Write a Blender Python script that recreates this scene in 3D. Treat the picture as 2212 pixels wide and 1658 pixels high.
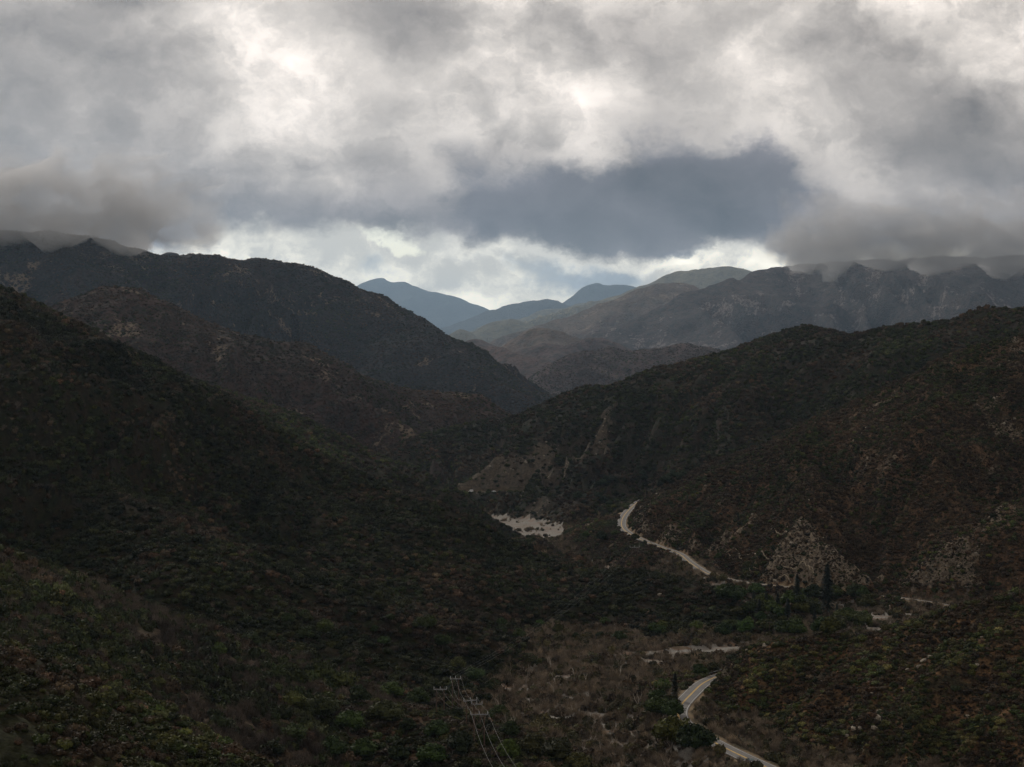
import bpy, math, random
import numpy as np
from mathutils import Vector, Matrix

SC = bpy.context.scene
for o in list(bpy.data.objects):
    bpy.data.objects.remove(o)
COL = SC.collection
rng = np.random.default_rng(7)
random.seed(7)
R = math.radians

# ------------------------------------------------------------------ camera, sky, sun, exposure
F, CU, HV, EYE = 4436.0, 1106.0, 850.0, 130.0      # lens in picture units, eye 130 m above the river
cam = bpy.data.objects.new('camera', bpy.data.cameras.new('camera'))
COL.objects.link(cam)
cam.location = (0, 0, EYE)
cam.rotation_euler = (R(90), 0, 0)
cam.data.sensor_width = 36.0
cam.data.lens = 36.0 * F / 2212.0
cam.data.shift_y = (HV - 829.0) / 2212.0
cam.data.clip_start = 1.0
cam.data.clip_end = 120000.0
SC.camera = cam

SUN_AZ, SUN_EL = R(-26), R(31)
sdir = Vector((math.sin(SUN_AZ) * math.cos(SUN_EL), math.cos(SUN_AZ) * math.cos(SUN_EL), math.sin(SUN_EL)))
sun = bpy.data.objects.new('sun', bpy.data.lights.new('sun', 'SUN'))
COL.objects.link(sun)
sun.rotation_euler = sdir.to_track_quat('Z', 'Y').to_euler()
sun.data.energy = 1.5
sun.data.angle = R(10)
sun.data.color = (1.0, 0.93, 0.82)

SC.view_settings.view_transform = 'Standard'
SC.view_settings.look = 'None'
SC.view_settings.exposure = 0.0
SC.view_settings.gamma = 1.0
SC.cycles.max_bounces = 3
SC.cycles.diffuse_bounces = 2
SC.cycles.glossy_bounces = 1
SC.cycles.transparent_max_bounces = 4
SC.cycles.volume_bounces = 0
SC.cycles.use_denoising = True


class NT:
    """small helper to write node trees"""
    def __init__(self, tree):
        self.t = tree
        self.t.nodes.clear()

    def n(self, typ, **kw):
        nd = self.t.nodes.new(typ)
        for k, v in kw.items():
            setattr(nd, k, v)
        return nd

    def put(self, sock, v):
        if hasattr(v, 'is_output'):
            self.t.links.new(v, sock)
        elif v is not None:
            sock.default_value = v

    def m(self, op, a, b=None, c=None, clamp=False):
        nd = self.n('ShaderNodeMath', operation=op, use_clamp=clamp)
        self.put(nd.inputs[0], a)
        if b is not None:
            self.put(nd.inputs[1], b)
        if c is not None:
            self.put(nd.inputs[2], c)
        return nd.outputs[0]

    def v(self, op, a, b=None):
        nd = self.n('ShaderNodeVectorMath', operation=op)
        self.put(nd.inputs[0], a)
        if b is not None:
            if op == 'SCALE':
                self.put(nd.inputs[3], b)
            else:
                self.put(nd.inputs[1], b)
        return nd.outputs['Value'] if op in ('DOT_PRODUCT', 'LENGTH', 'DISTANCE') else nd.outputs[0]

    def noise(self, vec, scale, detail=4, rough=0.5, dist=0.0, color=False):
        nd = self.n('ShaderNodeTexNoise')
        self.put(nd.inputs['Vector'], vec)
        nd.inputs['Scale'].default_value = scale
        nd.inputs['Detail'].default_value = detail
        nd.inputs['Roughness'].default_value = rough
        nd.inputs['Distortion'].default_value = dist
        return nd.outputs['Color'] if color else nd.outputs[0]

    def ramp(self, x, lo, hi, a=0.0, b=1.0, smooth=True):
        nd = self.n('ShaderNodeMapRange', interpolation_type='SMOOTHSTEP' if smooth else 'LINEAR')
        self.put(nd.inputs[0], x)
        for i, q in enumerate((lo, hi, a, b)):
            self.put(nd.inputs[i + 1], q)
        return nd.outputs[0]

    def mix(self, f, a, b, blend='MIX'):
        nd = self.n('ShaderNodeMix', data_type='RGBA', blend_type=blend)
        self.put(nd.inputs[0], f)
        self.put(nd.inputs[6], a if hasattr(a, 'is_output') else (*a, 1))
        self.put(nd.inputs[7], b if hasattr(b, 'is_output') else (*b, 1))
        return nd.outputs[2]

    def link(self, a, b):
        self.t.links.new(a, b)


def build_world():
    w = bpy.data.worlds.new('World')
    SC.world = w
    w.use_nodes = True
    T = NT(w.node_tree)
    d = T.n('ShaderNodeTexCoord').outputs['Generated']
    sx = T.n('ShaderNodeSeparateXYZ')
    T.link(d, sx.inputs[0])
    az = T.m('ARCTAN2', sx.outputs[0], sx.outputs[1])
    el = T.m('ARCSINE', sx.outputs[2])
    cb = T.n('ShaderNodeCombineXYZ')
    T.link(az, cb.inputs[0]); T.link(el, cb.inputs[1])
    ang = cb.outputs[0]
    # seamless noise space: direction with the vertical stretched so that clouds lie flat
    nv = T.v('MULTIPLY', d, (1.0, 1.0, 1.3))
    wa = T.noise(nv, 19.0, 6, 0.62, 0.0, True)
    wv = T.v('SUBTRACT', wa, (0.5, 0.5, 0.5))
    pos = T.v('ADD', ang, T.v('MULTIPLY', wv, (0.052, 0.046, 0.0)))     # warped angles
    q0 = T.v('ADD', nv, T.v('SCALE', wv, 0.04))
    fine = T.noise(q0, 9.0, 10, 0.54)
    fine2 = T.noise(T.v('ADD', q0, (0.006, 0.0, 0.020)), 9.0, 6, 0.52)
    relief = T.m('SUBTRACT', fine, fine2)
    wisp = T.noise(T.v('ADD', nv, T.v('SCALE', wv, 0.07)), 38.0, 9, 0.64)
    nf = T.m('MULTIPLY', T.m('SUBTRACT', fine, 0.5), 2.0)
    nw = T.m('MULTIPLY', T.m('SUBTRACT', wisp, 0.5), 2.0)

    def A(u, v):
        return (math.atan((u - CU) / F), math.atan((HV - v) / F), 0.0)

    def blob(u, v, ru, rv):
        nd = T.n('ShaderNodeVectorMath', operation='MULTIPLY_ADD')
        c = A(u, v)
        T.link(pos, nd.inputs[0])
        nd.inputs[1].default_value = (F / ru, F / rv, 0.0)
        nd.inputs[2].default_value = (-c[0] * F / ru, -c[1] * F / rv, 0.0)
        q = nd.outputs[0]
        return T.m('POWER', 0.4, T.v('DOT_PRODUCT', q, q))

    def field(base, items):
        s = base
        for (u, v, ru, rv, a) in items:
            s = T.m('MULTIPLY_ADD', blob(u, v, ru, rv), a, s)
        return s
    # --- far low sky: cream cloud lit from behind, blue gaps, blue-grey cloud bodies
    lowd = T.m('ADD', field(0.0, [(800, 580, 80, 45, 0.50), (1180, 575, 130, 30, 0.5), (1320, 605, 110, 24, 0.7),
                                  (1130, 520, 60, 16, 0.3), (560, 545, 90, 22, 0.3), (1480, 548, 80, 16, 0.45), (1000, 620, 80, 25, 0.1)]),
               T.m('MULTIPLY', T.m('MULTIPLY_ADD', nw, 0.55, nf), 0.62))
    lowa = T.ramp(lowd, 0.16, 0.60)
    cream = T.mix(T.ramp(T.m('MULTIPLY_ADD', relief, 3.5, T.m('MULTIPLY', nw, 0.6)), -0.40, 0.42), (0.66, 0.63, 0.56), (1.55, 1.44, 1.18))
    low = T.mix(lowa, cream, T.mix(T.ramp(nw, -0.5, 0.5), (0.25, 0.295, 0.335), (0.40, 0.44, 0.47)))
    sky = T.n('ShaderNodeTexSky', sky_type='NISHITA', sun_disc=False)
    sky.sun_elevation = SUN_EL
    sky.sun_rotation = SUN_AZ
    skyc = T.v('SCALE', sky.outputs[0], 0.10)
    gap = T.ramp(T.m('ADD', field(0.0, [(820, 506, 60, 24, 0.9), (885, 535, 45, 24, 0.8), (1010, 560, 50, 14, 0.3)]), T.m('MULTIPLY', nw, 0.6)), 0.45, 0.85, 0.0, 0.8)
    low = T.mix(gap, low, skyc)
    # --- the overcast deck
    glow = field(0.0, [(570, 150, 200, 160, 0.10), (650, 185, 90, 80, 0.07), (480, 110, 90, 90, 0.07), (720, 60, 150, 80, 0.06), (600, 340, 110, 130, 0.10), (250, 60, 200, 90, 0.04),
                       (1060, 150, 150, 140, 0.19), (1130, 30, 170, 60, 0.20), (1240, 190, 130, 70, 0.15), (1190, 260, 120, 70, 0.12), (1265, 335, 60, 40, 0.16),
                       (1800, 20, 220, 80, 0.36), (2080, 40, 190, 100, 0.32), (2230, 160, 90, 120, 0.24), (1640, 200, 190, 100, 0.05), (1760, 310, 140, 70, 0.08), (1620, 345, 200, 40, 0.07), (1850, 420, 120, 40, 0.05)])
    dim = field(0.40, [(330, 220, 190, 120, -0.13), (430, 300, 90, 70, -0.08), (60, 220, 330, 220, -0.07), (820, 330, 110, 90, -0.05),
                       (0, 510, 360, 120, -0.19), (430, 510, 360, 100, -0.17), (800, 480, 170, 75, -0.14), (940, 80, 100, 90, -0.09), (770, 120, 60, 100, -0.03),
                       (1430, 240, 110, 85, -0.13), (2010, 330, 260, 95, -0.16), (1950, 170, 160, 75, -0.07), (1300, 70, 190, 70, -0.12), (1500, 110, 190, 80, -0.08),
                       (2150, 560, 440, 100, -0.20), (1750, 530, 280, 85, -0.16), (2100, 420, 260, 70, -0.05), (1090, 300, 130, 55, -0.12)])
    lum = T.m('MULTIPLY_ADD', glow, T.ramp(T.m('MULTIPLY_ADD', nw, 0.10, fine), 0.32, 0.68, 0.25, 1.65), dim)
    shade = T.m('MULTIPLY_ADD', relief, 2.3, T.m('MULTIPLY_ADD', T.m('SUBTRACT', T.ramp(fine, 0.36, 0.62), 0.5), 0.36, T.m('MULTIPLY_ADD', nw, 0.19, 1.0)))
    lumi = T.m('MAXIMUM', T.m('MULTIPLY', lum, shade), 0.09)
    warm = T.ramp(lumi, 0.12, 0.55)
    tone = T.mix(T.ramp(el, 0.065, 0.125), T.mix(warm, (1.08, 0.975, 0.99), (1.12, 0.995, 0.89)), T.mix(warm, (1.13, 0.985, 0.89), (1.10, 0.99, 0.89)))
    deck = T.v('SCALE', tone, lumi)
    # bottom edge of the deck, lower on the right
    edge = T.m('MULTIPLY_ADD', T.ramp(az, 0.03, 0.16), -0.013, 0.0775)
    edge = T.m('ADD', edge, field(0.0, [(1050, 520, 170, 200, -0.003), (150, 540, 300, 300, -0.012), (700, 530, 90, 200, 0.003)]))
    se = T.n('ShaderNodeSeparateXYZ')
    T.link(pos, se.inputs[0])
    up = T.m('SUBTRACT', T.m('MULTIPLY_ADD', nw, 0.0065, T.m('MULTIPLY_ADD', nf, 0.010, se.outputs[1])), edge)
    decka = T.ramp(up, -0.006, 0.007)
    col = T.mix(decka, low, deck)
    # --- the dark blue-grey cloud in the middle, nearer than the deck behind it
    dm = T.m('ADD', field(0.0, [(1040, 450, 170, 75, 0.70), (1300, 455, 220, 95, 0.85), (1540, 425, 190, 100, 0.85), (1670, 400, 100, 75, 0.55), (1600, 500, 220, 60, 0.40), (1250, 520, 260, 32, 0.30), (1000, 330, 90, 70, 0.40), (2050, 560, 300, 45, 0.30)]),
             T.m('MULTIPLY_ADD', nf, 0.62, T.m('MULTIPLY', nw, 0.46)))
    front = T.m('ADD', field(0.0, [(540, 390, 330, 120, 0.85), (770, 380, 140, 120, 0.70), (850, 320, 70, 70, 0.45)]), T.m('MULTIPLY_ADD', nf, 0.35, T.m('MULTIPLY', nw, 0.22)))
    da = T.m('MULTIPLY', T.ramp(dm, 0.24, 0.92, 0.0, 0.95), T.ramp(front, 0.36, 0.58, 1.0, 0.0))
    rim = T.m('MULTIPLY', T.ramp(dm, 0.02, 0.30), T.ramp(dm, 0.34, 0.62, 1.0, 0.0))
    col = T.v('SCALE', col, T.m('MULTIPLY_ADD', rim, 0.22, 1.0))
    dl = T.m('MULTIPLY', T.m('MULTIPLY_ADD', relief, 3.0, T.m('MULTIPLY_ADD', nf, 0.85, T.m('MULTIPLY_ADD', nw, 0.26, 1.0))), T.ramp(dm, 0.4, 1.3, 1.35, 0.80))
    dcol = T.v('SCALE', T.mix(0.0, (0.112, 0.103, 0.116), (0, 0, 0)), dl)
    col = T.mix(da, col, dcol)
    bg = T.n('ShaderNodeBackground')
    T.link(col, bg.inputs[0])
    bg.inputs[1].default_value = 1.15
    out = T.n('ShaderNodeOutputWorld')
    T.link(bg.outputs[0], out.inputs[0])


build_world()


# ------------------------------------------------------------------ numeric noise
def _h(ix, iy, seed):
    n = (ix.astype(np.int64) * 374761393 + iy.astype(np.int64) * 668265263 + seed * 1442695041) & 0xffffffff
    n = ((n ^ (n >> 13)) * 1274126177) & 0xffffffff
    return (n ^ (n >> 16)) & 0xffff


def perlin(x, y, seed=0):
    x = np.asarray(x, float); y = np.asarray(y, float)
    ix = np.floor(x); iy = np.floor(y)
    fx = x - ix; fy = y - iy
    ix = ix.astype(np.int64); iy = iy.astype(np.int64)
    u = fx * fx * fx * (fx * (fx * 6 - 15) + 10)
    v = fy * fy * fy * (fy * (fy * 6 - 15) + 10)

    def g(a, b, dx, dy):
        t = _h(a, b, seed) * (2 * math.pi / 65536.0)
        return np.cos(t) * dx + np.sin(t) * dy
    n0 = g(ix, iy, fx, fy) * (1 - u) + g(ix + 1, iy, fx - 1, fy) * u
    n1 = g(ix, iy + 1, fx, fy - 1) * (1 - u) + g(ix + 1, iy + 1, fx - 1, fy - 1) * u
    return (n0 * (1 - v) + n1 * v) * 1.45


def fbm(x, y, o=4, seed=0, gain=0.5):
    s = 0; a = 1.0; f = 1.0
    for i in range(o):
        s = s + a * perlin(x * f, y * f, seed + i * 17)
        a *= gain; f *= 2.03
    return s


def sstep(x, a, b):
    t = np.clip((x - a) / (b - a), 0, 1)
    return t * t * (3 - 2 * t)


def P(u, v, Y):
    return ((u - CU) / F * Y, Y, EYE + (HV - v) / F * Y)


def PZ(u, v, z):
    Y = (EYE - z) * F / (v - HV)
    return ((u - CU) / F * Y, Y, z)


def spline(pts, step):
    pts = np.array(pts, float)
    p = np.vstack([2 * pts[0] - pts[1], pts, 2 * pts[-1] - pts[-2]])
    out = []
    for i in range(1, len(p) - 2):
        n = max(2, int(np.linalg.norm(p[i + 1] - p[i]) / step))
        t = np.linspace(0, 1, n, endpoint=False)[:, None]
        a, b, c, d = p[i - 1], p[i], p[i + 1], p[i + 2]
        out.append(0.5 * (2 * b + (c - a) * t + (2 * a - 5 * b + 4 * c - d) * t ** 2 + (3 * b - a - 3 * c + d) * t ** 3))
    return np.vstack(out + [pts[-1:]])


def to_line(x, y, L, extra=None):
    """distance to a dense polyline and its interpolated columns"""
    best = np.full(x.shape, 1e9)
    val = [np.zeros(x.shape) for _ in range(L.shape[1] - 2)]
    for i in range(len(L) - 1):
        ax, ay = L[i, :2]; bx, by = L[i + 1, :2]
        lo = min(ay, by) - 140; hi = max(ay, by) + 140
        msk = (y > lo) & (y < hi) & (x > min(ax, bx) - 140) & (x < max(ax, bx) + 140)
        if not msk.any():
            continue
        xs = x[msk]; ys = y[msk]
        ex, ey = bx - ax, by - ay
        t = np.clip(((xs - ax) * ex + (ys - ay) * ey) / (ex * ex + ey * ey + 1e-9), 0, 1)
        d = np.hypot(xs - ax - t * ex, ys - ay - t * ey)
        cur = best[msk]
        w = d < cur
        cur[w] = d[w]; best[msk] = cur
        for k in range(len(val)):
            c = val[k][msk]
            vv = L[i, 2 + k] * (1 - t) + L[i + 1, 2 + k] * t
            c[w] = vv[w]; val[k][msk] = c
    return best, val


def tent(x, y, pts, back, front, rnd, lam, ga, seed):
    """ridge: a crest line falling away on both sides, cut by gullies that run downhill"""
    pts = np.array(pts, float)
    seg = np.hypot(*(np.diff(pts[:, :2], axis=0).T))
    cum = np.concatenate([[0], np.cumsum(seg)])
    sp = max(rnd * 0.8, cum[-1] / 140.0)
    qs = np.linspace(0, cum[-1], max(6, int(cum[-1] / sp)))
    C = np.column_stack([np.interp(qs, cum, pts[:, k]) for k in range(3)])
    tg = np.gradient(C[:, :2], axis=0)
    tg /= np.linalg.norm(tg, axis=1)[:, None] + 1e-9
    reach = (pts[:, 2].max() + 20) / (min(back, front) * 0.6)
    shp = x.shape
    x = x.ravel(); y = y.ravel()
    out = np.full(x.shape, -1e3)
    near = np.nonzero((x > C[:, 0].min() - reach) & (x < C[:, 0].max() + reach) & (y > C[:, 1].min() - reach) & (y < C[:, 1].max() + reach))[0]
    for i0 in range(0, len(near), 30000):
        ii = near[i0:i0 + 30000]
        xx = x[ii].astype(np.float32); yy = y[ii].astype(np.float32)
        d = np.hypot(xx[:, None] - C[None, :, 0].astype(np.float32), yy[:, None] - C[None, :, 1].astype(np.float32))
        dm = d.min(1)
        w = np.exp(-(d - dm[:, None]) / (0.5 * sp + 0.16 * dm)[:, None])
        w /= w.sum(1)[:, None]
        zc = w @ C[:, 2]; q = w @ qs
        cx = w @ C[:, 0]; cy = w @ C[:, 1]; tx = w @ tg[:, 0]; ty = w @ tg[:, 1]
        side = np.clip((tx * (yy - cy) - ty * (xx - cx)) / (dm + 1.0), -1, 1)
        sl = front + (back - front) * (side * 0.5 + 0.5)
        wob = 0.35 * perlin(xx / (lam * 1.3), yy / (lam * 1.3), seed + 5)
        g = perlin(q / lam + wob + side * 0.6, dm / (lam * 3.2) + side * 9.0, seed)
        g2 = perlin(q / (lam * 0.37) + wob * 2 + side * 0.5, dm / (lam * 1.1) + side * 5, seed + 3)
        gl = (0.55 - 1.8 * np.abs(g)) * 0.75 + (0.45 - 1.5 * np.abs(g2)) * 0.4
        dr = np.sqrt(dm * dm + rnd * rnd) - rnd
        out[ii] = zc - sl * dr * (1.0 - ga * gl * sstep(dm, 0, lam * 0.6))
    return out.reshape(shp)


# ------------------------------------------------------------------ layout of the near valley
def PL(lst, low=0.0):
    return [(p[0], p[1], p[2] - low) for p in (P(*a) for a in lst)]


NEAR = {   # name: (crest, back slope, front slope, rounding, gully wavelength, gully strength, seed)
    'foreground_slope': (PL([(-420, 1230, 400), (0, 1440, 440), (270, 1595, 470), (540, 1780, 500), (720, 1930, 520)]), 0.50, 0.13, 6, 40, 0.3, 11),
    'left_spur': (PL([(-500, 480, 1250), (-200, 560, 1250), (0, 614, 1250), (98, 658, 1262), (204, 713, 1280), (383, 807, 1300), (511, 868, 1320), (620, 934, 1330), (730, 1003, 1320),
                      (830, 1058, 1290), (900, 1068, 1270), (960, 1087, 1270), (1020, 1115, 1280), (1080, 1152, 1300), (1150, 1192, 1290), (1230, 1224, 1260),
                      (1300, 1227, 1235), (1375, 1231, 1210), (1450, 1241, 1185), (1520, 1262, 1160), (1600, 1310, 1130), (1665, 1352, 1100)], 2.2), 0.48, 0.27, 10, 95, 0.85, 21),
    'left_spur#1': (PL([(-240, 760, 1180), (0, 930, 1080), (200, 1060, 1000), (350, 1132, 950), (420, 1220, 900), (440, 1330, 860), (450, 1420, 830)]), 0.42, 0.40, 10, 45, 0.4, 31),
    'left_spur#2': (PL([(885, 1125, 1215), (900, 1215, 1150), (905, 1335, 1080)]), 0.42, 0.36, 10, 45, 0.4, 41),
    'left_spur#3': (PL([(610, 1040, 1240), (655, 1120, 1180), (700, 1260, 1080), (720, 1395, 1000)]), 0.34, 0.34, 12, 45, 0.4, 51),
    'left_spur#4': (PL([(1380, 1236, 1205), (1400, 1300, 1150), (1430, 1375, 1080)]), 0.30, 0.30, 10, 45, 0.4, 55),
    'oak_bench': ([(-190, 720, 40), (-120, 740, 24), (-60, 735, 18), (-16, 690, 14.5), (0, 640, 13.5), (6, 560, 13)], 0.25, 0.22, 14, 40, 0.2, 61),
    'second_left_spur': (PL([(-100, 560, 1760), (292, 756, 1800), (383, 803, 1800), (547, 856, 1850), (693, 918, 1900), (802, 980, 1950), (870, 1021, 1980), (930, 1063, 2000), (980, 1102, 1990)], 3.0), 0.5, 0.42, 14, 110, 0.7, 71),
    'near_right_hill': (PL([(1570, 1436, 885), (1585, 1412, 882), (1610, 1398, 875), (1660, 1390, 862), (1750, 1380, 842), (1850, 1371, 830), (1930, 1356, 820), (2000, 1332, 805), (2100, 1302, 790), (2212, 1280, 780), (2600, 1215, 760), (3000, 1150, 740)]), 0.6, 0.58, 5, 50, 0.5, 81),
    'right_slope': (PL([(1412, 1092, 1830), (1496, 1020, 1770), (1624, 968, 1690), (1734, 917, 1650), (1825, 870, 1620), (1953, 818, 1590), (2044, 771, 1570), (2099, 746, 1560), (2208, 718, 1550), (2500, 640, 1530), (2900, 560, 1500)], 1.5), 0.62, 0.52, 8, 90, 0.62, 91),
    'shelf_ridge': (PL([(780, 1000, 2440), (812, 980, 2460), (887, 946, 2520), (1023, 910, 2580), (1133, 894, 2540), (1180, 867, 2520), (1250, 836, 2500), (1275, 831, 2500), (1316, 832, 2490), (1414, 793, 2480), (1492, 773, 2460), (1555, 762, 2440), (1610, 753, 2420),
                        (1679, 738, 2400), (1806, 724, 2350), (1879, 713, 2320), (1952, 698, 2280), (2062, 687, 2260), (2100, 668, 2255), (2135, 659, 2250), (2168, 662, 2250), (2212, 666, 2250), (2600, 600, 2200), (3000, 560, 2150)], 2.0), 0.55, 0.45, 12, 120, 0.75, 101),
    'shelf_ridge#1': (PL([(1420, 800, 2430), (1300, 872, 2390), (1180, 935, 2330), (1080, 990, 2285), (1012, 1046, 2250)]), 0.62, 0.55, 6, 60, 0.4, 111),
    'shelf_ridge#2': (PL([(1700, 760, 2330), (1600, 840, 2260), (1500, 920, 2190), (1430, 1000, 2120)]), 0.5, 0.5, 8, 70, 0.4, 115),
    'knob_hill': (PL([(1716, 712, 2700), (1738, 701, 2700), (1752, 702, 2705), (1780, 712, 2720)]), 0.45, 0.45, 10, 60, 0.3, 121),
}
NAMES = list(NEAR)
OWNERS = []
for k in NAMES:
    if k.split('#')[0] not in OWNERS:
        OWNERS.append(k.split('#')[0])
OWNERS += ['valley_floor', 'riverbed']

RIVER = spline([(-420, 2420, 22), (-300, 2330, 22), (-200, 2240, 22), (-110, 2165, 24), (-40, 2110, 28), (2, 2030, 34), (14, 1930, 32), (22, 1850, 22), (34, 1760, 9), (52, 1580, 5), (78, 1420, 5), (112, 1325, 6), (160, 1256, 14),
                (212, 1206, 17), (204, 1130, 14), (150, 1062, 16), (98, 1026, 17), (58, 985, 20), (26, 950, 20), (14, 900, 20), (20, 848, 20), (32, 780, 18), (42, 714, 18), (58, 600, 18), (80, 450, 18)], 24)
road_pts = [(150, 520, 8), (106, 595, 8), (83, 670, 8), (68, 731, 8), (63, 778, 8), (72, 830, 8), (88, 884, 8), (122, 935, 8), (185, 1005, 7), (238, 1090, 6), (256, 1180, 6), (236, 1236, 6.5), (208, 1258, 7), (176, 1284, 8.5)]
road_pts += [PZ(1610, 1258, 10), PZ(1535, 1242, 12), PZ(1492, 1217, 13), PZ(1465, 1196, 15), PZ(1420, 1180, 17), PZ(1372, 1160, 19), PZ(1345, 1141, 20), PZ(1345, 1120, 21), PZ(1360, 1100, 22), PZ(1379, 1084, 23)]
road_pts += [(138, 2090, 24), (140, 2165, 24), (110, 2222, 24), (50, 2234, 23.5), (-20, 2240, 22.5), (-78, 2243, 22), (-150, 2290, 22), (-230, 2420, 22)]
ROAD = spline(road_pts, 4)
ROADC = spline(road_pts, 14)
ROADC = np.column_stack([ROADC, ROADC[:, 0], ROADC[:, 1]])


def H(x, y, full=False):
    x = np.asarray(x, float); y = np.asarray(y, float)
    shp = x.shape
    x = x.ravel(); y = y.ravel()
    wx = x + 7 * perlin(x / 60, y / 60, 301) + 2.5 * perlin(x / 17, y / 17, 302)
    wy = y + 7 * perlin(x / 60, y / 60, 303) + 2.5 * perlin(x / 17, y / 17, 304)
    ramp = sstep(-x, 20, 60) * np.maximum(0, -x - 30) * 0.40 * (1 - sstep(y, 780, 1000))
    h = 1.6 + 0.9 * fbm(x / 30, y / 30, 3, 310) + ramp
    own = np.full(x.shape, OWNERS.index('valley_floor'))
    soft = 3.0
    for k in NAMES:
        a = NEAR[k]
        z = tent(wx, wy, *a)
        w = z > h
        # gently rounded join
        kk = np.clip(soft - np.abs(z - h), 0, soft)
        h = np.where(w, z, h) + kk * kk / (soft * 4)
        own[w] = OWNERS.index(k.split('#')[0])
    rough = sstep(h, 2.0, 10.0)
    h = h + rough * (1.5 * fbm(x / 26, y / 26, 3, 320) + 0.5 * fbm(x / 6, y / 6, 2, 330))
    # river corridor
    dr, (rw,) = to_line(x, y, RIVER)
    rw = rw + 5 * perlin(x / 25, y / 25, 340)
    h = np.minimum(h, 0.25 * fbm(x / 9, y / 9, 3, 345) + np.maximum(0, dr - rw) * 0.75 + 0.2)
    bed = dr < rw + 2
    own[bed & (h < 2.2)] = OWNERS.index('riverbed')
    # road bench: cut on the uphill side, fill on the other
    dd, (rz, rx, ry) = to_line(x, y, ROADC)
    crag = 3.4 * (0.6 - np.abs(fbm(x / 11, y / 11, 3, 350)) * 1.6) * sstep(dd, 8, 22)
    steep = 1.35 + 0.9 * perlin(x / 35, y / 35, 351)
    hi = rz - 0.25 + np.maximum(0, dd - 6.2) * np.maximum(0.55, steep) + crag * (dd < 130)
    lo = rz - 0.25 - np.maximum(0, dd - 6.8) * 0.72
    outer = ((x < rx) & (ry > 1275) & (ry < 2080)) | ((x < rx) & (ry < 900)) | ((y < ry) & (ry > 2140))
    low_side = np.where(outer & (dd < 42), rz - 0.25 - np.maximum(0, dd - 6.0) * 0.33 + 99 * sstep(dd, 30, 42), 999)
    hi = np.minimum(hi, low_side)
    inr = dd < 130
    h = np.where(inr, np.minimum(h, np.maximum(hi, rz - 0.3)), h)
    lo2 = np.where(dd < 60, lo, -99)
    h = np.maximum(h, np.where(lo2 > 0.6, lo2, -99))
    # rock: cut banks above the road, bands of bare rock on the right slope
    oR2 = own == OWNERS.index('right_slope'); oR3 = own == OWNERS.index('shelf_ridge'); oR1 = own == OWNERS.index('near_right_hill')
    nz = fbm(x / 45, y / 45, 4, 360)
    rock = np.zeros(x.shape)
    up = sstep(h - rz, 1, 4)
    rock = np.maximum(rock, oR2 * inr * up * sstep(28 + 36 * sstep(x, 130, 190) + 15 * nz - dd, 0, 24))
    rock = np.maximum(rock, oR3 * inr * up * sstep(78 + 40 * nz - dd, 0, 26) * sstep(x, -70, -52) * sstep(x, 122, 100) * (y > 2150))
    rock = np.maximum(rock, oR3 * (h < rz - 2) * inr * sstep(nz, -0.15, 0.55) * 0.6 * (y > 2050))
    rock = np.maximum(rock, oR2 * sstep(nz + 0.25 * sstep(x, 200, 420), 0.15, 0.95) * 0.72)
    streak = perlin((x * 0.75 + y * 0.65) / 9.0, (x * -0.65 + y * 0.75) / 46.0, 365)
    rock = np.maximum(rock, oR1 * sstep(streak, 0.42, 0.72) * 0.95)
    rock = np.maximum(rock, oR1 * sstep(20 - dd, 0, 8) * up * 0.7)
    rock = np.maximum(rock, (own == OWNERS.index('left_spur')) * sstep(fbm(x / 38, y / 60, 4, 371), 0.52, 0.8) * sstep(x, -130, -40) * 0.6)
    rock = np.maximum(rock, (own == OWNERS.index('second_left_spur')) * sstep(fbm(x / 50, y / 60, 4, 373), 0.6, 0.9) * 0.5)
    h = h + rock * (3.0 * (0.5 - np.abs(perlin(x / 7, y / 16, 380)) * 1.7) + 1.0 * perlin(x / 3.2, y / 3.2, 381)) * sstep(dd, 7, 12)
    dirt = sstep(6.0 + 1.8 * perlin(x / 12, y / 12, 390) - dd, 0, 1.5)
    dirt = dirt * (1 - 0.65 * sstep(y, 2050, 2150))
    # turnouts: a pale track off the road bend
    for (cx, cy, r1, r2) in ((64, 1650, 24, 4), (98, 1850, 6, 22), (126, 1385, 5, 14)):
        tq = np.hypot((x - cx) / r1, (y - cy) / r2) + 0.25 * perlin(x / 9, y / 9, 395)
        dirt = np.maximum(dirt, sstep(1.15 - tq, 0, 0.25))
    if full:
        return h.reshape(shp), own.reshape(shp), rock.reshape(shp), dirt.reshape(shp), dd.reshape(shp), (dr - rw).reshape(shp)
    return h.reshape(shp)


NC, Y0, Y1, RAT = 430, 225.0, 3000.0, 1.0029
tanv = np.linspace(-0.345, 0.345, NC)
NR = int(math.log(Y1 / Y0) / math.log(RAT))
yv = Y0 * RAT ** np.arange(NR)
GX = tanv[None, :] * yv[:, None]
GY = np.repeat(yv[:, None], NC, 1)
GH, GO, GROCK, GDIRT, GROAD, GRIV = H(GX, GY, True)
GEL = (GH - EYE) / GY
GMAX = np.maximum.accumulate(GEL, 0)
HORIZ = GMAX[-1]


def hidden(x, y, z, allow=0.004):
    """true where the near terrain hides the point (with a margin)"""
    c = np.clip(((x / y) + 0.345) / 0.69 * (NC - 1), 0, NC - 1).astype(int)
    r = np.clip(np.log(np.maximum(y, Y0) / Y0) / math.log(RAT) - 3, 0, NR - 1).astype(int)
    return (z - EYE) / y < GMAX[r, c] - allow


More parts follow.
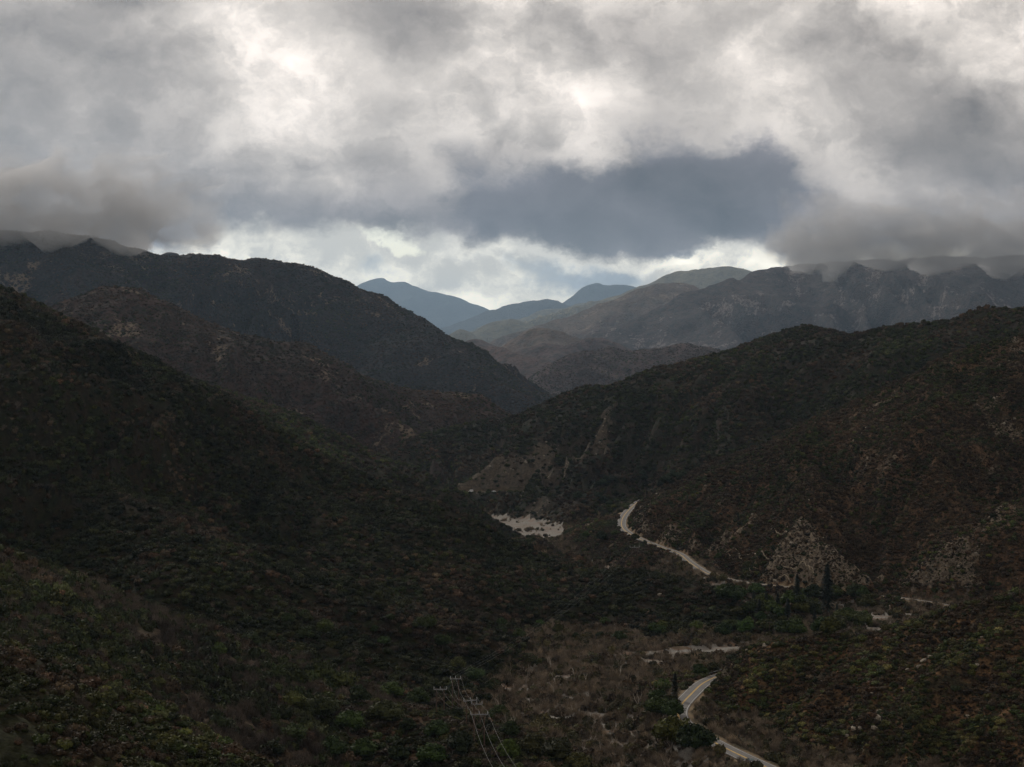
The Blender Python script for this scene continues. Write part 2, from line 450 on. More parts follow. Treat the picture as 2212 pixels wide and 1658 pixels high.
def gsample(x, y, G=None):
    """bilinear look-up in the terrain grid"""
    G = GH if G is None else G
    x = np.asarray(x, float); y = np.asarray(y, float)
    c = np.clip((x / y + 0.345) / 0.69 * (NC - 1), 0, NC - 1.001)
    r = np.clip(np.log(np.maximum(y, Y0) / Y0) / math.log(RAT), 0, NR - 1.001)
    c0 = c.astype(int); r0 = r.astype(int); fc = c - c0; fr = r - r0
    return (G[r0, c0] * (1 - fc) + G[r0, c0 + 1] * fc) * (1 - fr) + (G[r0 + 1, c0] * (1 - fc) + G[r0 + 1, c0 + 1] * fc) * fr


def ground(x, y):
    return float(gsample(x, y))


def hit(u, v, ymin=300, ymax=2990):
    """where the sight line through a picture point meets the near ground"""
    c = ((u - CU) / F + 0.345) / 0.69 * (NC - 1)
    c = int(round(min(max(c, 0), NC - 1)))
    tv = (HV - v) / F
    for r in range(NR):
        if yv[r] < ymin or yv[r] > ymax:
            continue
        if GEL[r, c] >= tv:
            Y = yv[r]
            X = (u - CU) / F * Y
            return X, Y, ground(X, Y)
    return None


# ------------------------------------------------------------------ materials
MATS = {}


def mat(name, fn):
    if name not in MATS:
        m = bpy.data.materials.new(name)
        m.use_nodes = True
        T = NT(m.node_tree)
        fn(T)
        MATS[name] = m
    return MATS[name]


def finish(T, col, rough=0.85, spec=0.15, bump=None, bstr=0.5, bdist=1.0, metal=0.0):
    b = T.n('ShaderNodeBsdfPrincipled')
    T.put(b.inputs['Base Color'], col if hasattr(col, 'is_output') else (*col, 1))
    T.put(b.inputs['Roughness'], rough)
    b.inputs['Specular IOR Level'].default_value = spec
    b.inputs['Metallic'].default_value = metal
    if bump is not None:
        bp = T.n('ShaderNodeBump')
        bp.inputs['Strength'].default_value = bstr
        bp.inputs['Distance'].default_value = bdist
        T.link(bump, bp.inputs['Height'])
        T.link(bp.outputs[0], b.inputs['Normal'])
    o = T.n('ShaderNodeOutputMaterial')
    T.link(b.outputs[0], o.inputs[0])
    return b


def wpos(T):
    return T.n('ShaderNodeNewGeometry').outputs['Position']


def attr(T, name, kind='GEOMETRY'):
    a = T.n('ShaderNodeAttribute', attribute_name=name, attribute_type=kind)
    return a


KS = 0.62


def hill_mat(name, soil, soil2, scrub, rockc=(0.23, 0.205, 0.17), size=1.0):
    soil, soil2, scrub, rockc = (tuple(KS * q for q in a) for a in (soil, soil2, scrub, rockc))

    def fn(T):
        p = wpos(T)
        big = T.noise(p, 0.012 / size, 4, 0.55)
        med = T.noise(p, 0.09 / size, 5, 0.6)
        fin = T.noise(p, 0.8 / size, 4, 0.65)
        c = T.mix(T.ramp(big, 0.35, 0.65), soil, soil2)
        c = T.mix(T.ramp(med, 0.44, 0.60), c, scrub)
        c = T.v('SCALE', c, T.m('MULTIPLY', T.ramp(fin, 0.28, 0.72, 1.5, 0.5), T.ramp(T.noise(p, 0.3 / size, 5, 0.7), 0.3, 0.7, 0.6, 1.4)))
        rk = T.m('ADD', attr(T, 'rock').outputs['Fac'], T.m('MULTIPLY', T.m('SUBTRACT', T.noise(T.v('MULTIPLY', p, (1.0, 1.0, 0.6)), 0.16, 7, 0.72), 0.5), 2.6))
        rr = T.ramp(rk, 0.52, 0.80)
        rc = T.mix(T.ramp(T.noise(p, 0.35, 6, 0.7), 0.3, 0.72), tuple(q * 0.30 for q in rockc), tuple(q * 1.05 for q in rockc))
        c = T.mix(T.m('MULTIPLY', T.m('MULTIPLY', rr, 0.85), T.ramp(attr(T, 'rock').outputs['Fac'], 0.02, 0.2)), c, rc)
        dirt = T.mix(T.noise(p, 0.6, 4, 0.6), (0.15, 0.112, 0.07), (0.24, 0.185, 0.12))
        c = T.mix(attr(T, 'dirt').outputs['Fac'], c, dirt)
        finish(T, c, 0.95, 0.05, T.m('ADD', fin, T.m('MULTIPLY', med, 2.5)), 0.7, 1.2 * size)
    return mat(name, fn)


def far_mat(name, a, b, c3, rock, size, bare=0.60, bh=1.0):
    """far chaparral slopes: shrub-sized mottling over soil, pale bare ground on the spurs"""
    def fn(T):
        p = wpos(T)
        big = T.noise(p, 0.0035 / size, 5, 0.6)
        sc = T.noise(p, 0.055 / size, 6, 0.68)
        vor = T.n('ShaderNodeTexVoronoi')
        T.link(p, vor.inputs['Vector'])
        vor.inputs['Scale'].default_value = 0.16 / size
        dots = T.ramp(vor.outputs['Distance'], 0.15, 0.62)
        c = T.mix(T.ramp(big, 0.38, 0.62), a, b)
        c = T.mix(T.ramp(sc, 0.42, 0.62), c, c3)
        bl = T.m('ADD', T.m('MULTIPLY', T.noise(p, 0.009 / size, 6, 0.7), 1.0), T.m('MULTIPLY', T.m('SUBTRACT', sc, 0.5), 0.55))
        c = T.mix(T.m('MULTIPLY', T.ramp(bl, bare, bare + 0.09), T.ramp(dots, 0.2, 0.9)), c, rock)
        h = T.m('ADD', T.m('MULTIPLY', sc, 6.0), T.m('MULTIPLY', dots, -1.6))
        finish(T, c, 0.95, 0.05, h, 0.85, 2.4 * size * bh)
    return mat(name, fn)


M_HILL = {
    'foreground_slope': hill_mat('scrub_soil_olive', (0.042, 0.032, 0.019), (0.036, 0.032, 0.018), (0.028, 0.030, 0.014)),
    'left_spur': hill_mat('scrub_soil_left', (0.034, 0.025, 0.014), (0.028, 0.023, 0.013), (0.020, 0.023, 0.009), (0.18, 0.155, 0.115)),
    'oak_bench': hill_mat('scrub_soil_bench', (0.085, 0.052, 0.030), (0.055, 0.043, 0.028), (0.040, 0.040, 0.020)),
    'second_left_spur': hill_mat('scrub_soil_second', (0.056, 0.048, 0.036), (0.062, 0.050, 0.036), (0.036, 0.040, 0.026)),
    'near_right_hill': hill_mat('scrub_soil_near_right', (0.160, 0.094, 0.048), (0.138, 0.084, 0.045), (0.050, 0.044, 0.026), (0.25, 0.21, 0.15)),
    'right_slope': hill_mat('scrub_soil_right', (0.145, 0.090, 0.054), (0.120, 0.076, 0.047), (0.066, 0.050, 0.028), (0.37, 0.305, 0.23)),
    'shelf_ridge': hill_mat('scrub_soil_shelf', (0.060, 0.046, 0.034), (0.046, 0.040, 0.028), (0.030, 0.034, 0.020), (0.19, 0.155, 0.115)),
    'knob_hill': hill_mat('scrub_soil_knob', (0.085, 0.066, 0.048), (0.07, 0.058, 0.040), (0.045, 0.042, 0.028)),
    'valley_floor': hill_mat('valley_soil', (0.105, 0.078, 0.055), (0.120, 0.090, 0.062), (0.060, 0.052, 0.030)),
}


def river_mat(T):
    p = wpos(T)
    sx = T.v('MULTIPLY', p, (1.0, 2.4, 1.0))
    a = T.noise(sx, 0.07, 6, 0.62, 0.8)
    f = T.noise(p, 1.4, 4, 0.7)
    c = T.mix(T.ramp(f, 0.3, 0.7), (0.10, 0.095, 0.085), (0.24, 0.225, 0.20))
    c = T.mix(T.ramp(a, 0.50, 0.60), c, (0.15, 0.095, 0.062))
    c = T.mix(T.m('MULTIPLY', T.ramp(T.noise(sx, 0.035, 5, 0.6), 0.56, 0.64), 0.75), c, (0.10, 0.082, 0.055))
    finish(T, c, 0.85, 0.2, f, 0.6, 0.5)


M_HILL['riverbed'] = mat('river_gravel', river_mat)


def foliage_mat(name, rough=0.75, var=0.5):
    def fn(T):
        t = attr(T, 'tint', 'INSTANCER').outputs['Color']
        p = wpos(T)
        n = T.noise(p, 1.1, 3, 0.6)
        rn = T.n('ShaderNodeObjectInfo').outputs['Random']
        k = T.m('MULTIPLY', T.ramp(n, 0.25, 0.75, 1 - var, 1 + var), T.m('MULTIPLY_ADD', rn, 0.62, 0.42))
        finish(T, T.v('SCALE', t, k), rough, 0.15)
    return mat(name, fn)


M_LEAF = foliage_mat('shrub_leaves')
M_TWIG = foliage_mat('bare_twigs', 0.9, 0.25)


def plain(name, col, rough=0.7, var=0.25, scale=3.0, spec=0.3, metal=0.0):
    def fn(T):
        p = wpos(T)
        n = T.noise(p, scale, 4, 0.6)
        c = T.v('SCALE', T.mix(0.0, col, (0, 0, 0)), T.ramp(n, 0.2, 0.8, 1 - var, 1 + var))
        finish(T, c, rough, spec, n, 0.2, 0.05, metal)
    return mat(name, fn)


M_ROCK = mat('pale_rock', lambda T: finish(T, T.mix(T.ramp(T.noise(wpos(T), 1.3, 5, 0.65), 0.3, 0.7), (0.14, 0.12, 0.095), (0.36, 0.32, 0.26)), 0.9, 0.2, T.noise(wpos(T), 2.0, 4), 0.6, 0.4))
M_VEIN = plain('quartz_vein', (0.27, 0.225, 0.16), 0.8, 0.3, 1.5)
M_BARK = plain('oak_bark', (0.07, 0.055, 0.042), 0.95)
M_PALEBARK = plain('pale_bark', (0.30, 0.265, 0.22), 0.9, 0.35)
M_WOOD = plain('weathered_pole_wood', (0.075, 0.048, 0.034), 0.9)
M_STEEL = plain('galvanised_steel', (0.15, 0.15, 0.155), 0.6, 0.15, 3, 0.4, 0.1)
M_GLASSINS = plain('glazed_insulator', (0.24, 0.25, 0.26), 0.4, 0.1, 3, 0.5)
M_WIRE = plain('aluminium_wire', (0.26, 0.26, 0.26), 0.5, 0.05, 1, 0.5, 0.2)


# ------------------------------------------------------------------ mesh helpers
def mesh_np(name, verts, faces, smooth=True, attrs=None):
    """faces: (n,3) or (n,4) int array"""
    me = bpy.data.meshes.new(name)
    verts = np.asarray(verts, np.float32); faces = np.asarray(faces, np.int32)
    k = faces.shape[1]
    me.vertices.add(len(verts)); me.vertices.foreach_set('co', verts.ravel())
    me.loops.add(faces.size); me.loops.foreach_set('vertex_index', faces.ravel())
    me.polygons.add(len(faces))
    me.polygons.foreach_set('loop_start', np.arange(0, faces.size, k, dtype=np.int32))
    me.polygons.foreach_set('use_smooth', np.full(len(faces), smooth))
    if attrs:
        for an, av in attrs.items():
            a = me.attributes.new(an, 'FLOAT', 'POINT')
            a.data.foreach_set('value', np.asarray(av, np.float32))
    me.update(calc_edges=True)
    return me


def obj(name, me, m=None, parent=None, loc=None, rot=None):
    o = bpy.data.objects.new(name, me)
    COL.objects.link(o)
    if m is not None and me is not None and len(me.materials) == 0:
        me.materials.append(m)
    if parent is not None:
        o.parent = parent
    if loc is not None:
        o.location = loc
    if rot is not None:
        o.rotation_euler = rot
    return o


def tag(o, label=None, cat=None, group=None, kind=None):
    if label: o['label'] = label
    if cat: o['category'] = cat
    if group: o['group'] = group
    if kind: o['kind'] = kind
    return o


class MB:
    """collects tubes and boxes into one mesh"""
    def __init__(self):
        self.v = []; self.f = []

    def tube(self, a, b, r0, r1, n=5, cap=True):
        a = Vector(a); b = Vector(b)
        d = (b - a)
        if d.length < 1e-6:
            return
        z = d.normalized()
        x = z.orthogonal().normalized(); y = z.cross(x)
        s = len(self.v)
        for p, r in ((a, r0), (b, r1)):
            for i in range(n):
                t = 2 * math.pi * i / n
                self.v.append(tuple(p + x * (r * math.cos(t)) + y * (r * math.sin(t))))
        for i in range(n):
            j = (i + 1) % n
            self.f.append((s + i, s + j, s + n + j, s + n + i))
        if cap:
            self.f.append(tuple(s + n + i for i in range(n)))
            self.f.append(tuple(s + n - 1 - i for i in range(n)))

    def box(self, c, sz, taper=(1, 1)):
        s = len(self.v)
        x, y, z = (q / 2 for q in sz)
        for k, (tx, ty) in ((-1, (1, 1)), (1, taper)):
            for (i, j) in ((-1, -1), (1, -1), (1, 1), (-1, 1)):
                self.v.append((c[0] + i * x * tx, c[1] + j * y * ty, c[2] + k * z))
        for q in ((3, 2, 1, 0), (4, 5, 6, 7), (0, 1, 5, 4), (1, 2, 6, 5), (2, 3, 7, 6), (3, 0, 4, 7)):
            self.f.append(tuple(s + i for i in q))

    def quad(self, *pts):
        s = len(self.v)
        self.v += [tuple(p) for p in pts]
        self.f.append(tuple(range(s, s + len(pts))))

    def me(self, name, smooth=False):
        m = bpy.data.meshes.new(name)
        m.from_pydata(self.v, [], self.f)
        m.update()
        if smooth:
            m.polygons.foreach_set('use_smooth', [True] * len(m.polygons))
        return m


# ------------------------------------------------------------------ the near terrain
def build_near():
    idx = np.arange(NR * NC).reshape(NR, NC)
    q = np.stack([idx[:-1, :-1], idx[:-1, 1:], idx[1:, 1:], idx[1:, :-1]], -1).reshape(-1, 4)
    fo = GO[:-1, :-1].ravel()
    V = np.stack([GX, GY, GH], -1).reshape(-1, 3)
    label = {
        'foreground_slope': 'olive green brush slope in the bottom left corner, nearest of all',
        'left_spur': 'dark green spur descending from the left edge down to the river bend',
        'oak_bench': 'low bench with dark oaks and power poles at the bottom',
        'second_left_spur': 'greyish green spur just behind the large dark left spur',
        'near_right_hill': 'near hill of brown soil and shrubs in the bottom right corner',
        'right_slope': 'large brown right slope with rock cuts above the road',
        'shelf_ridge': 'long green ridge behind, with cliffs above a road shelf at its foot',
        'knob_hill': 'small rounded knob peeping over the long right ridge',
        'valley_floor': 'flat brown valley floor between the slopes',
        'riverbed': 'pale gravel bed of the winding river'}
    for i, nm in enumerate(OWNERS):
        f = q[fo == i]
        if not len(f):
            continue
        used = np.unique(f)
        mp = np.full(NR * NC, -1); mp[used] = np.arange(len(used))
        me = mesh_np(nm, V[used], mp[f], True, {'rock': GROCK.ravel()[used], 'dirt': GDIRT.ravel()[used]})
        tag(obj(nm, me, M_HILL[nm]), label[nm], None, None, 'structure')


build_near()

# wide ground sheet below everything, out to the horizon
g = MB(); g.quad((-27000, -3000, -5), (27000, -3000, -5), (27000, 63000, -5), (-27000, 63000, -5))
tag(obj('ground', g.me('ground'), far_mat('plain_soil', (0.06, 0.05, 0.038), (0.05, 0.045, 0.034), (0.035, 0.037, 0.025), (0.12, 0.1, 0.08), 2.0)), 'dark scrub ground below the mountains', None, None, 'structure')

# ------------------------------------------------------------------ the far ridges
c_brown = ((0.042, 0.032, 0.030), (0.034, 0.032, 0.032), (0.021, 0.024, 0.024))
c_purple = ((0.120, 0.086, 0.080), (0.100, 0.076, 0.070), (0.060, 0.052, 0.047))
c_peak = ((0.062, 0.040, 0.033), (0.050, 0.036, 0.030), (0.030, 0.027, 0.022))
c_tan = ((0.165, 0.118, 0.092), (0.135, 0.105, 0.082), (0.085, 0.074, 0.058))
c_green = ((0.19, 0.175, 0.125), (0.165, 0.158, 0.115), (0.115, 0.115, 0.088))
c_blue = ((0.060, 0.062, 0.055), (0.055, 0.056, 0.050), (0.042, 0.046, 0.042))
FAR = [  # name, label, crest (u, v, distance), back, front slope, round, gully wavelength, gully strength, colours, rock, mottling size, bare
    ('brown_peak_spur', 'brown spur with a bare pointed peak behind the left slopes', [(-60, 720, 2900), (60, 690, 2850), (120, 660, 2820), (180, 632, 2800), (218, 614, 2800), (240, 612, 2800), (270, 622, 2800), (300, 621, 2800), (340, 645, 2800), (380, 666, 2820), (500, 716, 2860), (580, 738, 2880), (640, 741, 2900), (700, 768, 2930), (800, 820, 2960), (867, 840, 2980), (950, 846, 3000), (1023, 852, 3020), (1080, 885, 3040), (1120, 908, 3040)],
     0.5, 0.5, 12, 140, 0.8, c_peak, (0.165, 0.13, 0.095), 0.8, 0.57),
    ('left_mountain', 'tall dark mountain on the left with its top in the cloud', [(-700, 440, 4300), (-300, 470, 4200), (0, 496, 4200), (120, 500, 4200), (230, 517, 4200), (270, 533, 4200), (355, 550, 4250), (400, 549, 4250), (430, 545, 4250), (470, 551, 4250), (520, 560, 4250), (600, 567, 4300), (650, 572, 4300), (682, 577, 4300), (705, 594, 4300), (760, 622, 4250), (790, 641, 4200), (850, 676, 4150), (920, 712, 4080), (990, 752, 4000), (1050, 798, 3900), (1110, 842, 3820), (1165, 884, 3760)],
     0.55, 0.52, 20, 280, 0.85, c_brown, (0.15, 0.115, 0.085), 1.1, 0.575),
    ('cloud_peak', 'small dark summit half lost in cloud behind the left mountain', [(300, 590, 5600), (340, 560, 5600), (370, 543, 5600), (386, 548, 5600), (420, 575, 5600)], 0.6, 0.6, 10, 150, 0.4, c_brown, (0.12, 0.1, 0.08), 1.2, 0.62),
    ('red_hill', 'reddish brown rounded hill in the middle behind the green ridge', [(1150, 845, 3700), (1175, 815, 3760), (1211, 786, 3820), (1245, 770, 3850), (1277, 758, 3860), (1324, 749, 3860), (1363, 760, 3860), (1414, 749, 3860), (1473, 741, 3860), (1531, 749, 3850), (1600, 770, 3840)],
     0.55, 0.50, 10, 170, 0.85, c_purple, (0.16, 0.125, 0.10), 1.0, 0.60),
    ('dark_purple_hill', 'dark purple hill at the left of the middle hills', [(985, 790, 4500), (1023, 754, 4450), (1051, 745, 4400), (1082, 753, 4350), (1141, 773, 4250), (1172, 790, 4200), (1200, 815, 4150)], 0.6, 0.55, 10, 150, 0.8, c_purple, (0.12, 0.1, 0.09), 1.1, 0.64),
    ('double_dark_hill', 'dark hill with two rounded tops in the middle', [(1085, 775, 4700), (1113, 757, 4700), (1150, 745, 4700), (1180, 739, 4700), (1219, 746, 4720), (1245, 736, 4750), (1270, 727, 4760), (1316, 737, 4760), (1375, 758, 4760), (1430, 785, 4760)], 0.6, 0.55, 12, 170, 0.8, c_purple, (0.13, 0.11, 0.095), 1.2, 0.63),
    ('small_dark_knoll', 'small dark knoll beside the left mountain foot', [(985, 748, 5200), (1004, 738, 5200), (1042, 731, 5200), (1074, 743, 5200), (1110, 765, 5200)], 0.5, 0.5, 20, 150, 0.5, c_purple, (0.12, 0.1, 0.08), 1.2, 0.64),
    ('bare_brown_hill', 'bare brown hill above the two-topped dark hill', [(1060, 765, 5700), (1082, 749, 5700), (1115, 728, 5700), (1148, 711, 5700), (1184, 705, 5700), (1219, 720, 5700), (1258, 733, 5700), (1320, 760, 5700)], 0.6, 0.55, 14, 190, 0.8, c_tan, (0.2, 0.16, 0.125), 1.4, 0.56),
    ('tan_ridge', 'long tan ridge rising to the right in the distance', [(1040, 755, 9500), (1070, 738, 9500), (1120, 714, 9500), (1172, 695, 9500), (1220, 678, 9500), (1270, 663, 9500), (1332, 644, 9500), (1380, 624, 9500), (1426, 611, 9500), (1473, 610, 9500), (1496, 622, 9500), (1540, 650, 9500), (1640, 700, 9500)], 0.55, 0.5, 20, 330, 0.9, c_tan, (0.21, 0.165, 0.125), 2.0, 0.54),
    ('right_massif', 'broad blue grey rocky massif on the right under the cloud', [(1230, 745, 6720), (1258, 727, 6720), (1320, 705, 6776), (1405, 668, 6832), (1460, 640, 6888), (1497, 624, 6944), (1530, 615, 6944), (1581, 604, 6944), (1610, 609, 6966), (1635, 596, 7000), (1661, 584, 7056), (1686, 575, 7056), (1716, 573, 7112), (1800, 568, 7168), (1900, 562, 7168), (2000, 560, 7112), (2120, 556, 7056), (2300, 548, 7056), (2900, 520, 7056)],
     0.5, 0.42, 25, 380, 0.9, ((0.092, 0.078, 0.075), (0.076, 0.070, 0.070), (0.048, 0.050, 0.052)), (0.21, 0.185, 0.175), 1.2, 0.545),
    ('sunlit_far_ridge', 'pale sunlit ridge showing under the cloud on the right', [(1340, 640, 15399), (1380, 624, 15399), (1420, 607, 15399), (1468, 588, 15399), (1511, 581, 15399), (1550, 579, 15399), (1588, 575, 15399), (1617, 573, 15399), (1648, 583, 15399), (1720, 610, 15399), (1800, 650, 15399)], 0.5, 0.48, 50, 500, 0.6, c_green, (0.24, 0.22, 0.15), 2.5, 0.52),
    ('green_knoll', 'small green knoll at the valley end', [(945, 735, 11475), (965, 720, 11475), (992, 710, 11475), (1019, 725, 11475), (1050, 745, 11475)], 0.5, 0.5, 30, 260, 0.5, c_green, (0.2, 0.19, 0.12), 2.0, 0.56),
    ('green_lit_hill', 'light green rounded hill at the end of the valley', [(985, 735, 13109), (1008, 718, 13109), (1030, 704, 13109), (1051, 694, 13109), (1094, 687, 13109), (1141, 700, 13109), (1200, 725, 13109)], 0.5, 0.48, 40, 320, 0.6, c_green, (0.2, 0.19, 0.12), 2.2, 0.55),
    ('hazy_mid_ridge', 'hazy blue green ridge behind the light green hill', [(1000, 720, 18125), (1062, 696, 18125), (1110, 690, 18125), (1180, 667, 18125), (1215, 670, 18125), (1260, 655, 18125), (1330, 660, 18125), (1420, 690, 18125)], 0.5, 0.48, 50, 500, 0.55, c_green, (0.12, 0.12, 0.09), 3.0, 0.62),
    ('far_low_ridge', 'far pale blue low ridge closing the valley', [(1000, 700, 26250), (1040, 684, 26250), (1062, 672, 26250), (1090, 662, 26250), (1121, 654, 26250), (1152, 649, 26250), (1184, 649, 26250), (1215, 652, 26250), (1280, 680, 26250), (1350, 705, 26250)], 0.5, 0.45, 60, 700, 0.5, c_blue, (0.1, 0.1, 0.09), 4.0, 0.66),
    ('far_blue_peak', 'far blue peak right of the valley gap', [(1150, 690, 34020), (1200, 661, 34020), (1238, 636, 34020), (1262, 621, 34020), (1277, 612, 34020), (1293, 612, 34020), (1309, 618, 34020), (1356, 616, 34020), (1371, 621, 34020), (1440, 660, 34020), (1500, 690, 34020)], 0.5, 0.45, 70, 800, 0.5, c_blue, (0.1, 0.1, 0.09), 5.0, 0.66),
    ('far_left_blue_mountain', 'farthest pale blue mountain left of the valley gap', [(660, 660, 42000), (720, 636, 42000), (770, 616, 42000), (804, 601, 42000), (828, 598, 42000), (844, 611, 42000), (879, 610, 42000), (910, 624, 42000), (960, 636, 42000), (1004, 643, 42000), (1043, 663, 42000), (1062, 674, 42000), (1110, 705, 42000)], 0.5, 0.42, 60, 900, 0.5, c_blue, (0.1, 0.1, 0.09), 6.0, 0.66),
]
FARMESH = {}
STRETCH = {'red_hill': 1.93, 'dark_purple_hill': 2.01, 'double_dark_hill': 2.18, 'small_dark_knoll': 2.11, 'bare_brown_hill': 2.18, 'tan_ridge': 1.88, 'right_massif': 1.97, 'sunlit_far_ridge': 1.7,
           'green_knoll': 1.77, 'green_lit_hill': 1.77, 'hazy_mid_ridge': 1.81, 'far_low_ridge': 1.63, 'far_blue_peak': 1.52, 'left_mountain': 1.25, 'cloud_peak': 1.25, 'far_left_blue_mountain': 1.36}


def build_far():
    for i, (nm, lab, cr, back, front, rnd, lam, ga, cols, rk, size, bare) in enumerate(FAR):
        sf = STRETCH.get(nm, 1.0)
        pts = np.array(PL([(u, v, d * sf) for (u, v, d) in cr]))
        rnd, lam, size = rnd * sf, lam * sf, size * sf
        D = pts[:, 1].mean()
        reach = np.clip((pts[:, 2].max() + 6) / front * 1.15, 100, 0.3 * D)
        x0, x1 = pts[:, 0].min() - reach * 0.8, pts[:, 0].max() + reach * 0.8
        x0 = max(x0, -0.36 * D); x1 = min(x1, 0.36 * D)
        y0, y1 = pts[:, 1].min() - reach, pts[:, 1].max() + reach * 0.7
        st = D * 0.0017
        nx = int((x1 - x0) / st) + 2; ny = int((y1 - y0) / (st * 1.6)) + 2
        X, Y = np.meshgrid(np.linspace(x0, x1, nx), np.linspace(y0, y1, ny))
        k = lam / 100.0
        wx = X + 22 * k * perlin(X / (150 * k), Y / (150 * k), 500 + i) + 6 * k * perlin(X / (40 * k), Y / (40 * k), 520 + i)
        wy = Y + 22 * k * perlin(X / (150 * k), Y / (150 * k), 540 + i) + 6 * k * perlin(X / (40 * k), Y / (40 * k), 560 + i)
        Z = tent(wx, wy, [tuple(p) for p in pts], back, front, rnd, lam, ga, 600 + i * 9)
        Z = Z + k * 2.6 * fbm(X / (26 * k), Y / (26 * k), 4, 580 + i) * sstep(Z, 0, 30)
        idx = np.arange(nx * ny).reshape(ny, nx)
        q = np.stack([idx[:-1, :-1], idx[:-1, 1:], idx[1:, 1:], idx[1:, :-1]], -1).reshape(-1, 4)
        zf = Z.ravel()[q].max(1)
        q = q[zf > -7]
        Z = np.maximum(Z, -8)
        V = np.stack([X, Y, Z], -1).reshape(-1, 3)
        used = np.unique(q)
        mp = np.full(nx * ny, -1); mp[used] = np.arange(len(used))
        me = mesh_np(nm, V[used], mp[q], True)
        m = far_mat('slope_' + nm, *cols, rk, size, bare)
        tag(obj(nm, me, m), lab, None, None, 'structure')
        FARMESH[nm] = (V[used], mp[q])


build_far()

# ------------------------------------------------------------------ the road
def ribbon(name, line, o0, o1, dz, m, parent=None, i0=0, i1=None):
    L = line[i0:i1]
    t = np.gradient(L[:, :2], axis=0)
    t /= np.linalg.norm(t, axis=1)[:, None]
    nrm = np.stack([-t[:, 1], t[:, 0]], 1)
    a = np.column_stack([L[:, :2] + nrm * o0, L[:, 2] + dz])
    b = np.column_stack([L[:, :2] + nrm * o1, L[:, 2] + dz])
    n = len(L)
    V = np.vstack([a, b])
    i = np.arange(n - 1)
    q = np.stack([i + n, i, i + 1, i + n + 1], 1)
    return obj(name, mesh_np(name, V, q, False), m, parent)


def asphalt(T):
    p = wpos(T)
    a = T.noise(p, 0.12, 5, 0.6)
    f = T.noise(p, 5.0, 3, 0.6)
    c = T.mix(T.ramp(a, 0.3, 0.7), (0.085, 0.080, 0.076), (0.125, 0.118, 0.112))
    c = T.mix(T.m('MULTIPLY', f, 0.3), c, (0.06, 0.06, 0.06))
    finish(T, c, 0.7, 0.35)


M_ASPH = mat('worn_asphalt', asphalt)
M_YELLOW = plain('yellow_paint', (0.58, 0.36, 0.06), 0.6, 0.3, 0.7)
M_WHITE = plain('white_road_paint', (0.42, 0.41, 0.39), 0.6, 0.3, 0.7)
road = ribbon('road', ROAD, -3.7, 3.7, 0.0, M_ASPH)
tag(road, 'grey two-lane mountain road winding along the valley', None, None, 'structure')
ribbon('white_edge_line', ROAD, -3.28, -3.10, 0.02, M_WHITE, road)
ribbon('white_edge_line', ROAD, 3.10, 3.28, 0.02, M_WHITE, road)
ribbon('yellow_centre_line', ROAD, -0.30, -0.06, 0.02, M_YELLOW, road)
ribbon('yellow_centre_line', ROAD, 0.06, 0.30, 0.02, M_YELLOW, road)

# ------------------------------------------------------------------ plant shapes
PROTO = bpy.data.collections.new('plant_shapes')


def blobquads(c, r, n=2, squash=1.0, seed=0):
    """a lumpy closed ball of quads"""
    V = []; Q = []
    for ax in range(3):
        for sg in (-1, 1):
            s = len(V)
            for i in range(n + 1):
                for j in range(n + 1):
                    p = [0, 0, 0]
                    p[ax] = sg; p[(ax + 1) % 3] = 2 * i / n - 1; p[(ax + 2) % 3] = 2 * j / n - 1
                    V.append(p)
            for i in range(n):
                for j in range(n):
                    a = s + i * (n + 1) + j
                    q = [a, a + n + 1, a + n + 2, a + 1]
                    Q.append(q if sg > 0 else q[::-1])
    V = np.array(V, float)
    V /= np.linalg.norm(V, axis=1)[:, None]
    k = 1 + 0.16 * np.sin(V[:, 0] * 5 + seed) * np.cos(V[:, 1] * 4 + seed * 2) + 0.1 * np.sin(V[:, 2] * 7 + seed * 3)
    V = V * k[:, None] * np.array([1, 1, squash]) * r + np.array(c)
    return V, np.array(Q)


def leaf_mesh(name, lobes, per, size, rs, core=0.86, squash=0.85, up=0.25):
    """crown of small leaf clumps spread over several lobes, with a core inside"""
    VV = []; QQ = []; off = 0
    for k, (c, r) in enumerate(lobes):
        V, Q = blobquads(c, r * core, 3, squash, rs * 3 + k)
        VV.append(V); QQ.append(Q + off); off += len(V)
        g = np.random.default_rng(rs * 100 + k)
        d = g.normal(size=(per, 3)); d[:, 2] += up
        d /= np.linalg.norm(d, axis=1)[:, None]
        lump = 1 + 0.12 * np.sin(d[:, 0] * 6 + k) * np.sin(d[:, 1] * 6 + k * 2) + 0.1 * np.sin(d[:, 2] * 9)
        p = np.array(c) + d * np.array([1, 1, squash]) * (r * lump * (0.80 + 0.30 * g.random(per)))[:, None]
        n = d + 0.75 * g.normal(size=(per, 3)); n /= np.linalg.norm(n, axis=1)[:, None]
        a = np.cross(n, g.normal(size=(per, 3))); a /= np.linalg.norm(a, axis=1)[:, None] + 1e-9
        b = np.cross(n, a)
        s = (size * (0.55 + 0.9 * g.random(per)))[:, None]
        corners = [p - a * s - b * s * .35, p + a * s * .5 - b * s, p + a * s + b * s * .5, p - a * s * .3 + b * s]
        V = np.stack(corners, 1).reshape(-1, 3)
        VV.append(V); QQ.append(np.arange(per * 4).reshape(-1, 4) + off); off += per * 4
    return mesh_np(name, np.vstack(VV), np.vstack(QQ), False)


